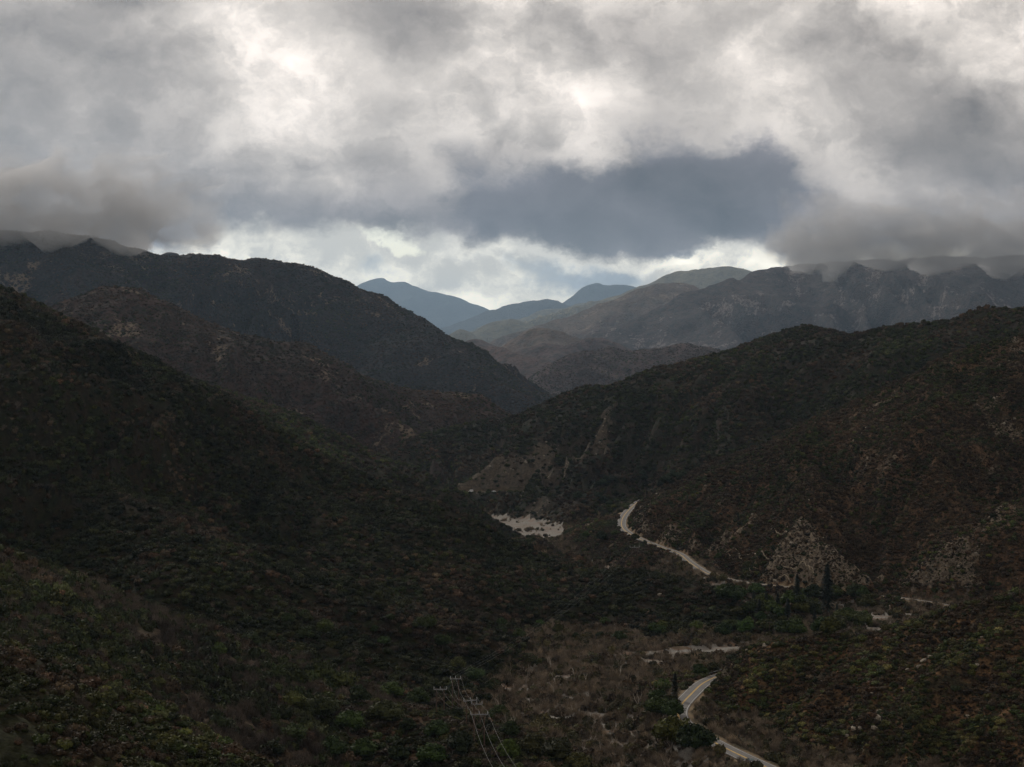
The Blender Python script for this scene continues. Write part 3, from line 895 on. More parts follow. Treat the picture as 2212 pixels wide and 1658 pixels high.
def twig_mesh(name, n, rs, w=0.022, spread=0.8, h=1.0):
    g = np.random.default_rng(rs)
    V = []; Q = []
    for i in range(n):
        t = g.random() * 6.283; lean = spread * math.sqrt(g.random())
        d = np.array([math.cos(t) * lean, math.sin(t) * lean, 1.0]); d /= np.linalg.norm(d)
        p = np.array([g.normal() * 0.12, g.normal() * 0.12, -0.15])
        L = h * (0.75 + 0.5 * g.random())
        for s in range(3):
            l = L * (0.42, 0.33, 0.28)[s]
            e = p + d * l
            ww = w * (1.3, 0.9, 0.5)[s]
            sd = np.cross(d, g.normal(size=3)); sd /= np.linalg.norm(sd)
            k = len(V)
            V += [p - sd * ww, p + sd * ww, e + sd * ww * 0.6, e - sd * ww * 0.6]
            Q.append((k, k + 1, k + 2, k + 3))
            if s < 2:
                for _ in range(2):
                    d2 = d + 0.75 * g.normal(size=3); d2 /= np.linalg.norm(d2)
                    e2 = e + d2 * l * 0.75
                    k = len(V)
                    V += [e - sd * ww * .7, e + sd * ww * .7, e2 + sd * ww * .2, e2 - sd * ww * .2]
                    Q.append((k, k + 1, k + 2, k + 3))
            p = e
            d = d + 0.3 * g.normal(size=3); d /= np.linalg.norm(d)
    return mesh_np(name, np.array(V), np.array(Q), False)


def proto(name, me, m):
    o = bpy.data.objects.new(name, me)
    me.materials.append(m)
    PROTO.objects.link(o)
    return o


def shrub_lobes(rs):
    g = random.Random(rs)
    L = [((0, 0, 0.30), 0.66)]
    for i in range(5):
        t = i * 1.2566 + g.random()
        L.append(((0.5 * math.cos(t), 0.5 * math.sin(t), 0.12 + 0.42 * g.random()), 0.30 + 0.2 * g.random()))
    return L


SHR = [proto('a%d' % i, leaf_mesh('leafy_shrub', shrub_lobes(i), 34, 0.125, i + 1), M_LEAF) for i in range(4)]      # 0-3
SHR += [proto('b%d' % i, twig_mesh('bare_shrub', 46, 20 + i), M_TWIG) for i in range(3)]                             # 4-6
g_ = np.random.default_rng(3)
for i in range(3):                                                                                                   # 7-9 stones
    V, Q = blobquads((0, 0, 0.2), 1.0, 3, 0.7, i * 2.1)
    V = np.round(V * 2.6 + g_.normal(size=V.shape) * 0.02) / 2.6 * 0.5 + V * 0.5
    SHR.append(proto('c%d' % i, mesh_np('stone', V, Q, False), M_ROCK))
SHR += [proto('d%d' % i, twig_mesh('sparse_dry_shrub', 30, 50 + i, 0.05, 1.3, 0.8), M_TWIG) for i in range(2)]       # 10-11


def scatter_tree():
    ng = bpy.data.node_groups.new('scatter', 'GeometryNodeTree')
    ng.interface.new_socket('Geometry', in_out='INPUT', socket_type='NodeSocketGeometry')
    ng.interface.new_socket('Geometry', in_out='OUTPUT', socket_type='NodeSocketGeometry')
    N = ng.nodes.new
    gi = N('NodeGroupInput'); go = N('NodeGroupOutput')
    ip = N('GeometryNodeInstanceOnPoints'); ip.inputs['Pick Instance'].default_value = True
    ci = N('GeometryNodeCollectionInfo')
    ci.inputs['Collection'].default_value = PROTO
    ci.inputs['Separate Children'].default_value = True
    ci.inputs['Reset Children'].default_value = True

    def at(nm, typ):
        a = N('GeometryNodeInputNamedAttribute'); a.data_type = typ; a.inputs['Name'].default_value = nm
        return a.outputs['Attribute']
    ng.links.new(gi.outputs[0], ip.inputs['Points'])
    ng.links.new(ci.outputs[0], ip.inputs['Instance'])
    ng.links.new(at('pick', 'INT'), ip.inputs['Instance Index'])
    ng.links.new(at('turn', 'FLOAT_VECTOR'), ip.inputs['Rotation'])
    ng.links.new(at('size', 'FLOAT_VECTOR'), ip.inputs['Scale'])
    ng.links.new(ip.outputs[0], go.inputs[0])
    return ng


SCAT = scatter_tree()


def scatter(name, label, cat, pos, pick, size, tint, turn=None):
    n = len(pos)
    me = bpy.data.meshes.new(name)
    me.vertices.add(n); me.vertices.foreach_set('co', np.asarray(pos, np.float32).ravel())
    if turn is None:
        turn = np.column_stack([rng.normal(size=n) * 0.08, rng.normal(size=n) * 0.08, rng.random(n) * 6.283])
    for nm, typ, key, arr in (('pick', 'INT', 'value', np.asarray(pick, np.int32)), ('turn', 'FLOAT_VECTOR', 'vector', np.asarray(turn, np.float32).ravel()),
                              ('size', 'FLOAT_VECTOR', 'vector', np.asarray(size, np.float32).ravel())):
        me.attributes.new(nm, typ, 'POINT').data.foreach_set(key, arr)
    c = np.column_stack([tint, np.ones(n)]).astype(np.float32)
    me.attributes.new('tint', 'FLOAT_COLOR', 'POINT').data.foreach_set('color', c.ravel())
    o = obj(name, me)
    md = o.modifiers.new('scatter', 'NODES'); md.node_group = SCAT
    return tag(o, label, cat, None, 'stuff')


GREENS = np.array([(0.026, 0.037, 0.010), (0.038, 0.048, 0.012), (0.052, 0.056, 0.014), (0.026, 0.034, 0.012), (0.044, 0.050, 0.020)])
BROWNS = np.array([(0.066, 0.046, 0.027), (0.078, 0.057, 0.034), (0.052, 0.038, 0.024), (0.078, 0.047, 0.028)])
GREYS = np.array([(0.120, 0.096, 0.078), (0.100, 0.080, 0.065), (0.086, 0.069, 0.052)])
OLIVE = 0.72 * np.array([(0.060, 0.058, 0.018), (0.050, 0.054, 0.018), (0.074, 0.066, 0.022), (0.058, 0.046, 0.020)])


def cells(dens):
    """random points on the near grid with a per-cell density"""
    dt = tanv[1] - tanv[0]
    gy, gx = np.gradient(GH)
    area = dt * GY * GY * (RAT - 1)
    slope = np.sqrt(1 + (gx / (dt * GY)) ** 2 + (gy / (GY * (RAT - 1))) ** 2)
    lam = dens * area * np.minimum(slope, 2.0)
    k = rng.poisson(lam[:-1, :-1])
    r, c = np.nonzero(k)
    n = k[r, c]
    r = np.repeat(r, n); c = np.repeat(c, n)
    y = yv[r] * RAT ** rng.random(len(r))
    x = (tanv[c] + dt * rng.random(len(r))) * y
    return x, y, r, c


def own_is(*names):
    m = np.zeros(GO.shape, bool)
    for n in names:
        m |= GO == OWNERS.index(n)
    return m


KEEP = []       # nearest shrubs, built one by one later


def plant(name, label, cat, mask, cover, rlo, rhi, palette_fn, keep=0, klabel=None, kgroup=None, hz=(0.8, 1.2), kmin=None):
    rm = (rlo + rhi) / 2
    gaps = 0.50 + 0.85 * sstep(fbm(GX / 24, GY / 24, 3, 790 + int(rlo * 10)), -0.55, 0.10)
    x, y, r, c = cells(mask * gaps * cover / (math.pi * rm * rm * 0.8))
    z = gsample(x, y)
    rad = rlo + (rhi - rlo) * rng.random(len(x)) ** 2.2 * 1.25
    ok = ~hidden(x, y, z + rad * 2, 0.003) & (np.abs(x / y) < 0.30)
    x, y, z, r, c, rad = (q[ok] for q in (x, y, z, r, c, rad))
    pick, tint = palette_fn(x, y, z, r, c)
    size = np.column_stack([rad * (0.85 + 0.3 * rng.random(len(x))), rad * (0.85 + 0.3 * rng.random(len(x))), rad * (hz[0] + (hz[1] - hz[0]) * rng.random(len(x)))])
    pos = np.column_stack([x, y, z])
    if keep:
        big = rad / y
        infr = (np.abs(x / y) < 0.246) & ((EYE - z - rad) / y < 0.178) & (pick < 4) & ~hidden(x, y, z + rad, 0.0)
        order = np.argsort(-(big * infr))[:keep]
        for i in order:
            KEEP.append((pos[i], int(pick[i]), size[i], tint[i], klabel, kgroup))
        m = np.ones(len(x), bool); m[order] = False
        pos, pick, size, tint = pos[m], pick[m], size[m], tint[m]
    return scatter(name, label, cat, pos, pick, size, tint)


def choose(pal, n):
    return pal[rng.integers(0, len(pal), n)] * (0.6 + 0.8 * rng.random(n))[:, None]


def mixer(green, brown, grey, sparse=0.0, gpal=GREENS, lam=40, seed=0, gully=0.0):
    """palette: proportions of leafy green, leafy brown, bare grey and thin dry shrubs, in drifts"""
    def fn(x, y, z, r, c):
        n = len(x)
        d = fbm(x / lam, y / lam, 3, 700 + seed)
        w = np.column_stack([np.full(n, green) * np.exp(2.6 * d), np.full(n, brown) * np.exp(-2.4 * d), np.full(n, grey) * np.exp(2.2 * perlin(x / 55, y / 80, 730 + seed) - 0.4), np.full(n, sparse) * np.exp(-d)])
        w = np.cumsum(w, 1); w /= w[:, -1:]
        t = (rng.random(n)[:, None] > w).sum(1)
        pick = np.select([t == 0, t == 1, t == 2], [rng.integers(0, 4, n), rng.integers(0, 4, n), rng.integers(4, 7, n)], rng.integers(10, 12, n))
        tint = np.where((t == 0)[:, None], choose(gpal, n), np.where((t == 1)[:, None], choose(BROWNS, n), np.where((t == 2)[:, None], choose(GREYS, n), choose(BROWNS, n) * 1.2)))
        tint = tint * np.exp(0.55 * fbm(x / (lam * 1.7), y / (lam * 1.7), 3, 760 + seed))[:, None]
        return pick, tint
    return fn


def clear_of_road(d=5.2):
    return (GROAD > d)


no_rock = 1 - np.where(own_is('right_slope', 'shelf_ridge'), 0.80, 0.62) * sstep(GROCK, 0.2, 0.7)
dirt_free = 1 - sstep(GDIRT, 0.2, 0.7)
free = clear_of_road() * dirt_free

plant('chaparral', 'olive green chaparral covering the bottom left foreground slope', 'chaparral', own_is('foreground_slope') * free, 1.25, 0.7, 1.9, mixer(1.0, 0.10, 0.16, 0.04, np.vstack([OLIVE[:2], GREENS]), 25, 1), 110,
      'rounded olive green shrub on the bottom left foreground slope', 'shrubs on the foreground slope')
plant('chaparral', 'dark green chaparral covering the large left spur', 'chaparral', own_is('left_spur') * free * no_rock, 1.15, 1.1, 2.7, mixer(1.0, 0.14, 0.26, 0.02, GREENS * 0.66, 60, 2), 60,
      'rounded dark green shrub on the front of the large left spur', 'shrubs on the left spur')
plant('chaparral', 'grey green chaparral on the second left spur', 'chaparral', own_is('second_left_spur') * free * no_rock, 1.05, 1.3, 2.8, mixer(1.0, 0.25, 0.6, 0.1, GREENS * 1.25, 80, 3))
plant('chaparral', 'green and brown shrubs dotting the near right hill', 'chaparral', own_is('near_right_hill') * free * no_rock, 1.15, 0.6, 1.9, mixer(1.0, 0.36, 0.15, 0.30, np.vstack([GREENS, OLIVE / 0.72]) * 1.45, 22, 4), 130,
      'rounded green shrub growing on the brown near right hill', 'shrubs on the near right hill')
plant('chaparral', 'brown and green shrubs over the large right slope', 'chaparral', own_is('right_slope') * free * no_rock, 1.0, 0.7, 2.1, mixer(0.55, 1.0, 0.25, 0.5, GREENS * 1.15, 60, 5))
plant('chaparral', 'green chaparral over the long ridge behind the road', 'chaparral', own_is('shelf_ridge', 'knob_hill') * free * no_rock, 0.85, 1.3, 3.1, mixer(1.0, 0.42, 0.25, 0.15, GREENS * 0.95, 90, 6))
plant('dry_grass_and_buckwheat', 'low dry brown plants between the shrubs of the right hills', 'dry plants', own_is('near_right_hill', 'right_slope') * free * (GY < 1900), 0.55, 0.35, 0.9, mixer(0.3, 1.0, 0.2, 0.8, GREENS, 22, 12))
plant('underbrush', 'dark brush between the oaks on the bottom bench', 'brush', own_is('oak_bench') * free, 1.1, 0.9, 2.4, mixer(1.0, 0.3, 0.6, 0.1, np.vstack([GREENS, OLIVE]), 30, 7))
side_gully = (GX < -22) & (GY < 1010)
plant('bare_brush', 'grey leafless brush filling the gully below the left spur', 'brush', own_is('valley_floor') * side_gully * free, 1.5, 1.4, 3.0, mixer(0.40, 0.05, 1.0, 0.0, GREENS, 40, 8), 0, None, None, (1.1, 1.7))
willow = own_is('valley_floor', 'riverbed') * (~side_gully) * free
wn = fbm(GX / 26, GY / 40, 4, 777)
dens = np.where(own_is('riverbed'), np.where(GY > 1150, np.where(GY > 1820, 0.16 * sstep(wn, 0.0, 0.3), np.where(GY > 1270, 1.6, 0.75 * sstep(wn, -0.3, 0.2))), 1.25 * sstep(wn, -0.62, -0.30)) * (1 - 0.97 * sstep(GY, 1008, 1016) * (1 - sstep(GY, 1046, 1056))), 1.0)


def willow_fn(x, y, z, r, c):
    n = len(x)
    leafy = rng.random(n) < 0.20 * np.exp(2 * perlin(x / 30, y / 30, 781))
    pick = np.where(leafy, rng.integers(0, 4, n), rng.integers(4, 7, n))
    g = choose(np.array([(0.24, 0.195, 0.145), (0.21, 0.172, 0.130), (0.25, 0.195, 0.135)]), n)
    l = choose(np.array([(0.060, 0.058, 0.026), (0.078, 0.068, 0.03), (0.07, 0.05, 0.03)]), n)
    return pick, np.where(leafy[:, None], l, g)


plant('willow_thicket', 'brown leafless willow thicket along the river', 'thicket', willow * dens, 1.25, 0.9, 2.6, willow_fn, 0, None, None, (1.0, 1.7))


def stones():
    m = own_is('right_slope', 'near_right_hill', 'shelf_ridge', 'left_spur') * sstep(GROCK, 0.25, 0.7) * (GROAD > 5) * 0.014
    m = m + own_is('riverbed') * 0.003
    x, y, r, c = cells(m)
    z = gsample(x, y)
    ok = ~hidden(x, y, z + 1, 0.001) & (np.abs(x / y) < 0.28)
    x, y, z = x[ok], y[ok], z[ok]
    n = len(x)
    s = 0.3 + 1.1 * rng.random(n) ** 4
    size = np.column_stack([s, s * (0.6 + 0.6 * rng.random(n)), s * (0.6 + 0.7 * rng.random(n))])
    scatter('rubble', 'pale loose rocks scattered over the rocky slopes and riverbed', 'rocks', np.column_stack([x, y, z]), rng.integers(7, 10, n), size, np.ones((n, 3)), rng.normal(size=(n, 3)) * 0.5)


stones()


def far_plants(nm, label, cover, rlo, rhi, pal, cap):
    V, Q = FARMESH[nm]
    a, b, c, d = (V[Q[:, i]] for i in range(4))
    nrm = np.cross(c - a, d - b)
    ar = np.linalg.norm(nrm, axis=1) * 0.5
    ce = (a + b + c + d) / 4
    view = ce - np.array([0, 0, EYE])
    face = -(nrm * view).sum(1) / (ar * 2 * np.linalg.norm(view, axis=1) + 1e-9)
    col = np.clip(((ce[:, 0] / ce[:, 1]) + 0.345) / 0.69 * (NC - 1), 0, NC - 1).astype(int)
    vis = (face > -0.08) & (np.abs(ce[:, 0] / ce[:, 1]) < 0.28) & ((ce[:, 2] - EYE) / ce[:, 1] > HORIZ[col] - 0.004)
    rm = (rlo + rhi) / 2
    lam = ar * vis * cover / (math.pi * rm * rm)
    if lam.sum() > cap:
        lam *= cap / lam.sum()
    k = rng.poisson(lam)
    i = np.repeat(np.arange(len(Q)), k)
    s, t = rng.random(len(i))[:, None], rng.random(len(i))[:, None]
    p = a[i] * (1 - s) * (1 - t) + b[i] * s * (1 - t) + c[i] * s * t + d[i] * (1 - s) * t
    n = len(p)
    rad = rlo + (rhi - rlo) * rng.random(n) ** 1.6
    pick, tint = pal(p[:, 0], p[:, 1], p[:, 2], None, None)
    scatter('chaparral', label, 'chaparral', p, pick, np.column_stack([rad, rad, rad * (0.6 + 0.5 * rng.random(n))]), tint)


far_plants('brown_peak_spur', 'dark scrub on the brown spur with the pointed peak', 0.42, 1.2, 2.8, mixer(0.5, 1.0, 0.0, 0.0, GREENS * 0.8, 120, 9), 60000)
far_plants('left_mountain', 'dark scrub on the tall left mountain', 0.40, 1.6, 3.8, mixer(0.9, 0.8, 0.0, 0.0, GREENS * 0.75, 200, 10), 70000)
far_plants('red_hill', 'dark scrub on the reddish middle hill', 0.35, 1.8, 4.0, mixer(0.6, 1.0, 0.0, 0.0, GREENS, 160, 11), 15000)

for (p, k, s, t, lab, grp) in KEEP:
    o = obj('chaparral_shrub', SHR[k].data, None, None, tuple(p), (0, 0, rng.random() * 6.28))
    o.scale = s
    o['tint'] = [float(q) for q in t]
    tag(o, lab, 'shrub', grp)

# ------------------------------------------------------------------ trees, one by one
def branch_tree(rs, height, depth=5, spread=0.55, lean=0.08, r0=None, limbs=(3, 2, 2, 3, 3)):
    """two meshes: trunk with main limbs, and the fine twigs"""
    g = random.Random(rs)
    T1 = MB(); T2 = MB()
    r0 = r0 or height * 0.016

    def go(p, d, l, r, k):
        e = p + d * l
        m = p + d * (l * 0.5) + Vector((g.gauss(0, 1), g.gauss(0, 1), g.gauss(0, 1))) * l * 0.05
        B = T1 if k < 3 else T2
        n = 6 if k == 0 else (4 if k < 3 else 3)
        B.tube(p, m, r, r * 0.86, n, False)
        B.tube(m, e, r * 0.86, r * 0.66, n, False)
        if k >= depth:
            return
        nb = limbs[min(k, len(limbs) - 1)]
        for i in range(nb):
            nd = (d + Vector((g.gauss(0, spread), g.gauss(0, spread), g.gauss(0.10, spread * 0.5)))).normalized()
            q = p + d * (l * (1.0 if i == 0 else g.uniform(0.45, 1.0)))
            go(q, nd, l * g.uniform(0.62, 0.86), r * (0.62 if i == 0 else 0.5), k + 1)
    go(Vector((0, 0, -0.4)), Vector((g.gauss(0, lean), g.gauss(0, lean), 1)).normalized(), height * 0.30, r0, 0)
    return T1.me('bare_trunk'), T2.me('bare_twigs')


BARE = [branch_tree(200 + i, (9, 11, 8, 12)[i], 5, (0.42, 0.36, 0.5, 0.32)[i]) for i in range(4)]


def oak_shape(rs, w, h):
    g = random.Random(rs)
    lobes = [((0, 0, h * 0.62), w * 0.30)]
    for i in range(9):
        t = i * 0.75 + g.random() * 0.5
        rr = w * (0.20 + 0.14 * g.random())
        lobes.append(((math.cos(t) * rr, math.sin(t) * rr, h * (0.38 + 0.34 * g.random())), w * (0.15 + 0.09 * g.random())))
    for i in range(3):
        lobes.append(((g.uniform(-.14, .14) * w, g.uniform(-.14, .14) * w, h * (0.78 + 0.08 * g.random())), w * 0.15))
    crown = leaf_mesh('oak_crown', lobes, 120, 0.30, rs, 0.84, 0.85, 0.2)
    tr = MB()
    tr.tube((0, 0, -0.6), (0.1, 0, h * 0.25), w * 0.035, w * 0.028, 7)
    for i in range(5):
        t = i * 1.257 + g.random()
        tr.tube((0.1, 0, h * 0.22), (math.cos(t) * w * 0.22, math.sin(t) * w * 0.22, h * 0.52), w * 0.018, w * 0.008, 5)
    return crown, tr.me('oak_trunk')


def pine_shape(rs, h, w):
    g = np.random.default_rng(rs)
    n = 950
    t = g.random(n) ** 0.8
    z = h * (0.14 + 0.86 * t)
    whorl = 0.75 + 0.25 * np.sin(z * 5.5)
    rad = w * 0.5 * (1 - t) ** 0.75 * whorl * (0.25 + 0.8 * np.sqrt(g.random(n)))
    a = g.random(n) * 6.283
    rad = rad * (1 + 0.28 * np.sin(a * 3 + z * 0.8 + rs)) + 0.12
    p = np.column_stack([np.cos(a) * rad, np.sin(a) * rad, z - rad * 0.28])
    out = np.column_stack([np.cos(a), np.sin(a), -0.35 + 0.25 * g.normal(size=n)])
    sd = np.column_stack([-np.sin(a), np.cos(a), 0.3 * g.normal(size=n)])
    s = (0.32 + 0.35 * g.random(n))[:, None] * h / 14.0
    V = np.stack([p - out * s * 1.1, p + sd * s * .55, p + out * s * 1.2, p - sd * s * .55], 1).reshape(-1, 3)
    tr = MB()
    tr.tube((0, 0, -0.6), (0, 0, h * 0.6), w * 0.045, w * 0.025, 7)
    tr.tube((0, 0, h * 0.6), (0, 0, h * 0.98), w * 0.025, w * 0.006, 5)
    return mesh_np('pine_crown', V, np.arange(n * 4).reshape(-1, 4), False), tr.me('pine_trunk')


OAKS = [oak_shape(300 + i, (8.5, 9.5, 7.5, 10.5)[i], (7.0, 7.5, 7.0, 8.5)[i]) for i in range(4)]
PINES = [pine_shape(400 + i, (16, 19, 13)[i], (6.0, 7.5, 5.0)[i]) for i in range(3)]
CYP = pine_shape(410, 11, 4.6)


def tree(name, label, group, parts, x, y, s, tint, btint=None, sz=1.0, pn=('crown', 'trunk'), mats=(None, None)):
    z = ground(x, y)
    e = obj(name, None, None, None, (x, y, z), (0, 0, random.random() * 6.28))
    e.scale = (s, s, s * sz)
    a = obj(pn[0], parts[0], mats[0], e); b = obj(pn[1], parts[1], mats[1], e)
    a['tint'] = list(tint)
    if btint:
        b['tint'] = list(btint)
    return tag(e, label, 'tree', group)


def oak(u, v, s, label, group=None, k=None, tint=None, off=0):
    hgt = hit(u, v)
    if hgt is None:
        return
    k = random.randrange(4) if k is None else k
    t = tint or [q * random.uniform(0.8, 1.2) for q in random.choice([(0.042, 0.062, 0.015), (0.050, 0.066, 0.016), (0.034, 0.050, 0.014)])]
    return tree('oak_tree', label, group, OAKS[k], hgt[0], hgt[1], s, t, None, random.uniform(0.9, 1.1), ('crown', 'trunk'), (M_LEAF, M_BARK))


# oaks round the road
oak(1450, 1632, 1.4, 'left of the two big dark oaks covering the road bend', None, 3)
oak(1502, 1628, 1.4, 'right of the two big dark oaks covering the road bend', None, 1)
for i, (u, v, s) in enumerate([(1424, 1525, 1.0), (1440, 1545, 1.05), (1418, 1560, 1.0), (1452, 1556, .95), (1432, 1506, .8)]):
    oak(u, v, s, 'dark oak in the clump left of the near road', 'oaks left of the near road')
oak(1512, 1462, .8, 'dark oak where the near road disappears behind the hill, left one', None, 0)
oak(1540, 1458, .75, 'dark oak where the near road disappears behind the hill, right one', None, 2)
h_ = hit(1458, 1516)
tree('cypress_tree', 'dark upright conical evergreen beside the near road', None, CYP, h_[0], h_[1], 1.0, (0.020, 0.027, 0.014), None, 1.0, ('crown', 'trunk'), (M_LEAF, M_BARK))
# bench oaks at the bottom
spots = [(655, 1490, 1.0), (690, 1475, 1.1), (735, 1500, 1.1), (640, 1545, .9), (780, 1530, 1.1), (850, 1515, 1.15), (905, 1530, 1.0), (825, 1575, 1.1), (885, 1590, 1.0), (760, 1590, .9), (700, 1570, 1.0),
         (940, 1600, .9), (985, 1560, .9), (1080, 1560, 1.0), (1110, 1600, 1.1), (1060, 1500, .95), (1020, 1480, .9), (985, 1450, .85), (1150, 1640, 1.0), (1200, 1655, 1.1), (1245, 1668, 1.1), (1100, 1650, 1.0), (990, 1640, .9), (930, 1655, 1.0), (860, 1650, .9), (790, 1645, 1.0), (720, 1640, 0.9), (640, 1620, .9), (590, 1640, .9), (1050, 1620, .7), (560, 1540, 0.8), (600, 1470, 0.8), (480, 1430, 0.8), (540, 1400, .8)]
for (u, v, s) in spots:
    oak(u + random.uniform(-8, 8), v, s * random.uniform(.85, 1.1), 'rounded dark green oak on the bench around the power poles', 'oaks on the bottom bench')
oak(560, 1525, .55, 'low bright green bush tree in the brush at bottom left', None, 1, (0.055, 0.070, 0.018))
oak(690, 1462, .75, 'mid green tree standing out above the left brush', None, 0, (0.040, 0.052, 0.018))
# trees at the foot of the left spur and along its toe
for i in range(34):
    u = random.uniform(620, 1520); v = random.uniform(1345, 1405)
    oak(u, v, random.uniform(.5, .85), 'dark oak in the row along the foot of the left spur', 'oaks at the foot of the left spur')
# grove on the bank behind the near right hill
for i in range(52):
    u = random.uniform(1560, 1880); v = random.uniform(1290, 1385)
    h_ = hit(u, v, 900)
    if h_ and gsample(h_[0], h_[1], GROAD) > 8:
        oak(u, v, random.uniform(.85, 1.35), 'dark green oak in the grove behind the near right hill', 'oaks in the grove by the river bend')
for i, (u, v, k, s) in enumerate([(1722, 1312, 0, 1.15), (1787, 1332, 1, 1.55), (1655, 1325, 2, .9), (1680, 1335, 0, .85), (1640, 1345, 2, .9), (1702, 1345, 2, 1.0), (1628, 1320, 2, .8), (1808, 1345, 2, .8), (1760, 1350, 2, .7)]):
    h_ = hit(u, v, 950)
    lab = {0: 'dark pine of middle height standing before the pale vein rocks', 1: 'tallest dark pine in front of the grey road-cut cliff'}.get(i, 'dark pine in the grove by the river bend')
    tree('pine_tree', lab, None if i < 2 else 'pines in the river grove', PINES[k], h_[0], h_[1], s, (0.018, 0.027, 0.018), None, 1.0, ('crown', 'trunk'), (M_LEAF, M_BARK))
# green trees where the upper road enters the ravine
for i in range(26):
    u = random.uniform(1240, 1480); v = random.uniform(1035, 1098)
    h_ = hit(u, v, 1500)
    if h_ and gsample(h_[0], h_[1], GROAD) > 9 and h_[1] > 1700:
        tree('oak_tree', 'dark green tree in the ravine above the far end of the road', 'trees in the ravine', OAKS[i % 4], h_[0], h_[1], random.uniform(.7, 1.1), (0.024, 0.036, 0.018), None, 1.0, ('crown', 'trunk'), (M_LEAF, M_BARK))
for (u, v, s, lab) in [(1265, 1165, .95, 'dark round tree below the road bend, left one'), (1300, 1175, 1.0, 'dark round tree below the road bend, middle one'), (1330, 1160, .8, 'dark round tree below the road bend, right one'),
                       (1405, 1172, .6, 'small dark tree at the roadside above the far pole'), (1372, 1168, .7, 'dark tree hugging the outside of the road bend'), (1615, 1228, .7, 'dark round bush tree against the road-cut rocks'), (1553, 1212, .8, 'dark tree in the notch beside the far road')]:
    oak(u, v, s, lab)
# bare trees in the river woods
cnt = 0
tries = 0
placed = []
while cnt < 120 and tries < 2500:
    tries += 1
    u = random.uniform(960, 1500); v = random.uniform(1392, 1690)
    h_ = hit(u, v)
    if h_ is None:
        continue
    o_ = OWNERS[GO[np.searchsorted(yv, h_[1]) - 1, int(((h_[0] / h_[1]) + 0.345) / 0.69 * (NC - 1))]]
    if o_ not in ('valley_floor', 'riverbed') or gsample(h_[0], h_[1], GROAD) < 12 or gsample(h_[0], h_[1], GDIRT) > 0.3 or 1006 < h_[1] < 1058:
        continue
    if any((h_[0] - a) ** 2 + (h_[1] - b) ** 2 < 14 for a, b in placed):
        continue
    placed.append((h_[0], h_[1]))
    k = cnt % 4
    pale = random.random() < 0.35
    tree('bare_tree', 'tall leafless tree with a pale trunk in the brown river woods' if pale else 'leafless brown tree in the river woods', 'pale bare trees in the river woods' if pale else 'brown bare trees in the river woods',
         (BARE[k][1], BARE[k][0]), h_[0], h_[1], random.uniform(.6, 1.05), random.choice([(0.24, 0.18, 0.13), (0.20, 0.155, 0.115), (0.27, 0.21, 0.155)]), (0.48, 0.43, 0.37) if pale else (0.13, 0.105, 0.08), random.uniform(.9, 1.15), ('twigs', 'trunk'), (M_TWIG, M_TWIG))
    cnt += 1
for i in range(44):
    u = random.uniform(120, 900); v = random.uniform(1340, 1560)
    h_ = hit(u, v, 560)
    if h_ is None or not (600 < h_[1] < 1000):
        continue
    k = i % 4
    tree('bare_tree', 'grey leafless small tree in the brush below the left spur', 'grey bare trees below the left spur', (BARE[k][1], BARE[k][0]), h_[0], h_[1], random.uniform(.35, .6), (0.105, 0.09, 0.078), (0.15, 0.13, 0.115), 1.0, ('twigs', 'trunk'), (M_TWIG, M_TWIG))

# ------------------------------------------------------------------ boulders and pale veins
ROCKM = [SHR[7].data, SHR[8].data, SHR[9].data]
for i, (u, v, s) in enumerate([(1893, 1560, 2.2), (1900, 1545, 1.6), (1888, 1575, 1.4), (1845, 1585, 1.6), (1830, 1600, 1.1), (1858, 1575, 1.2), (1995, 1430, 1.6), (2010, 1422, 1.5), (1985, 1442, 1.2), (1960, 1455, 1.0),
                                 (1870, 1512, 1.1), (1882, 1500, 1.0), (1700, 1620, 1.1), (1690, 1605, 0.9), (1580, 1560, 1.2), (1592, 1535, 1.1), (1570, 1545, 0.9), (2090, 1555, 1.0), (2110, 1440, 1.0), (2120, 1380, 0.9), (1950, 1600, 0.8), (1780, 1640, 0.8)]):
    h_ = hit(u, v)
    o = obj('boulder', ROCKM[i % 3], None, None, (h_[0], h_[1], h_[2] + s * 0.1), (random.uniform(-.4, .4), random.uniform(-.4, .4), random.random() * 6))
    o.scale = (s * random.uniform(.8, 1.2) * 0.7, s * 0.8, s * random.uniform(.7, 1.1) * 0.8)
    tag(o, 'pale angular boulder lying among shrubs on the near right hill', 'rock', 'boulders on the near right hill')
h_ = hit(1408 + 22, 1282)
if h_:
    o = obj('boulder', ROCKM[0], None, None, (hit(1376 + 50, 1290)[0], hit(1376 + 50, 1290)[1], hit(1376 + 50, 1290)[2] + 0.8), (0, 0, 1))
    o.scale = (1.3, 1.3, 1.2)
    tag(o, 'single pale round boulder on the end of the left spur', 'rock')


def crop6(x, y):
    return ((x / 1.579 + 2440) * 0.57604, (y / 1.579 + 1828) * 0.57604)


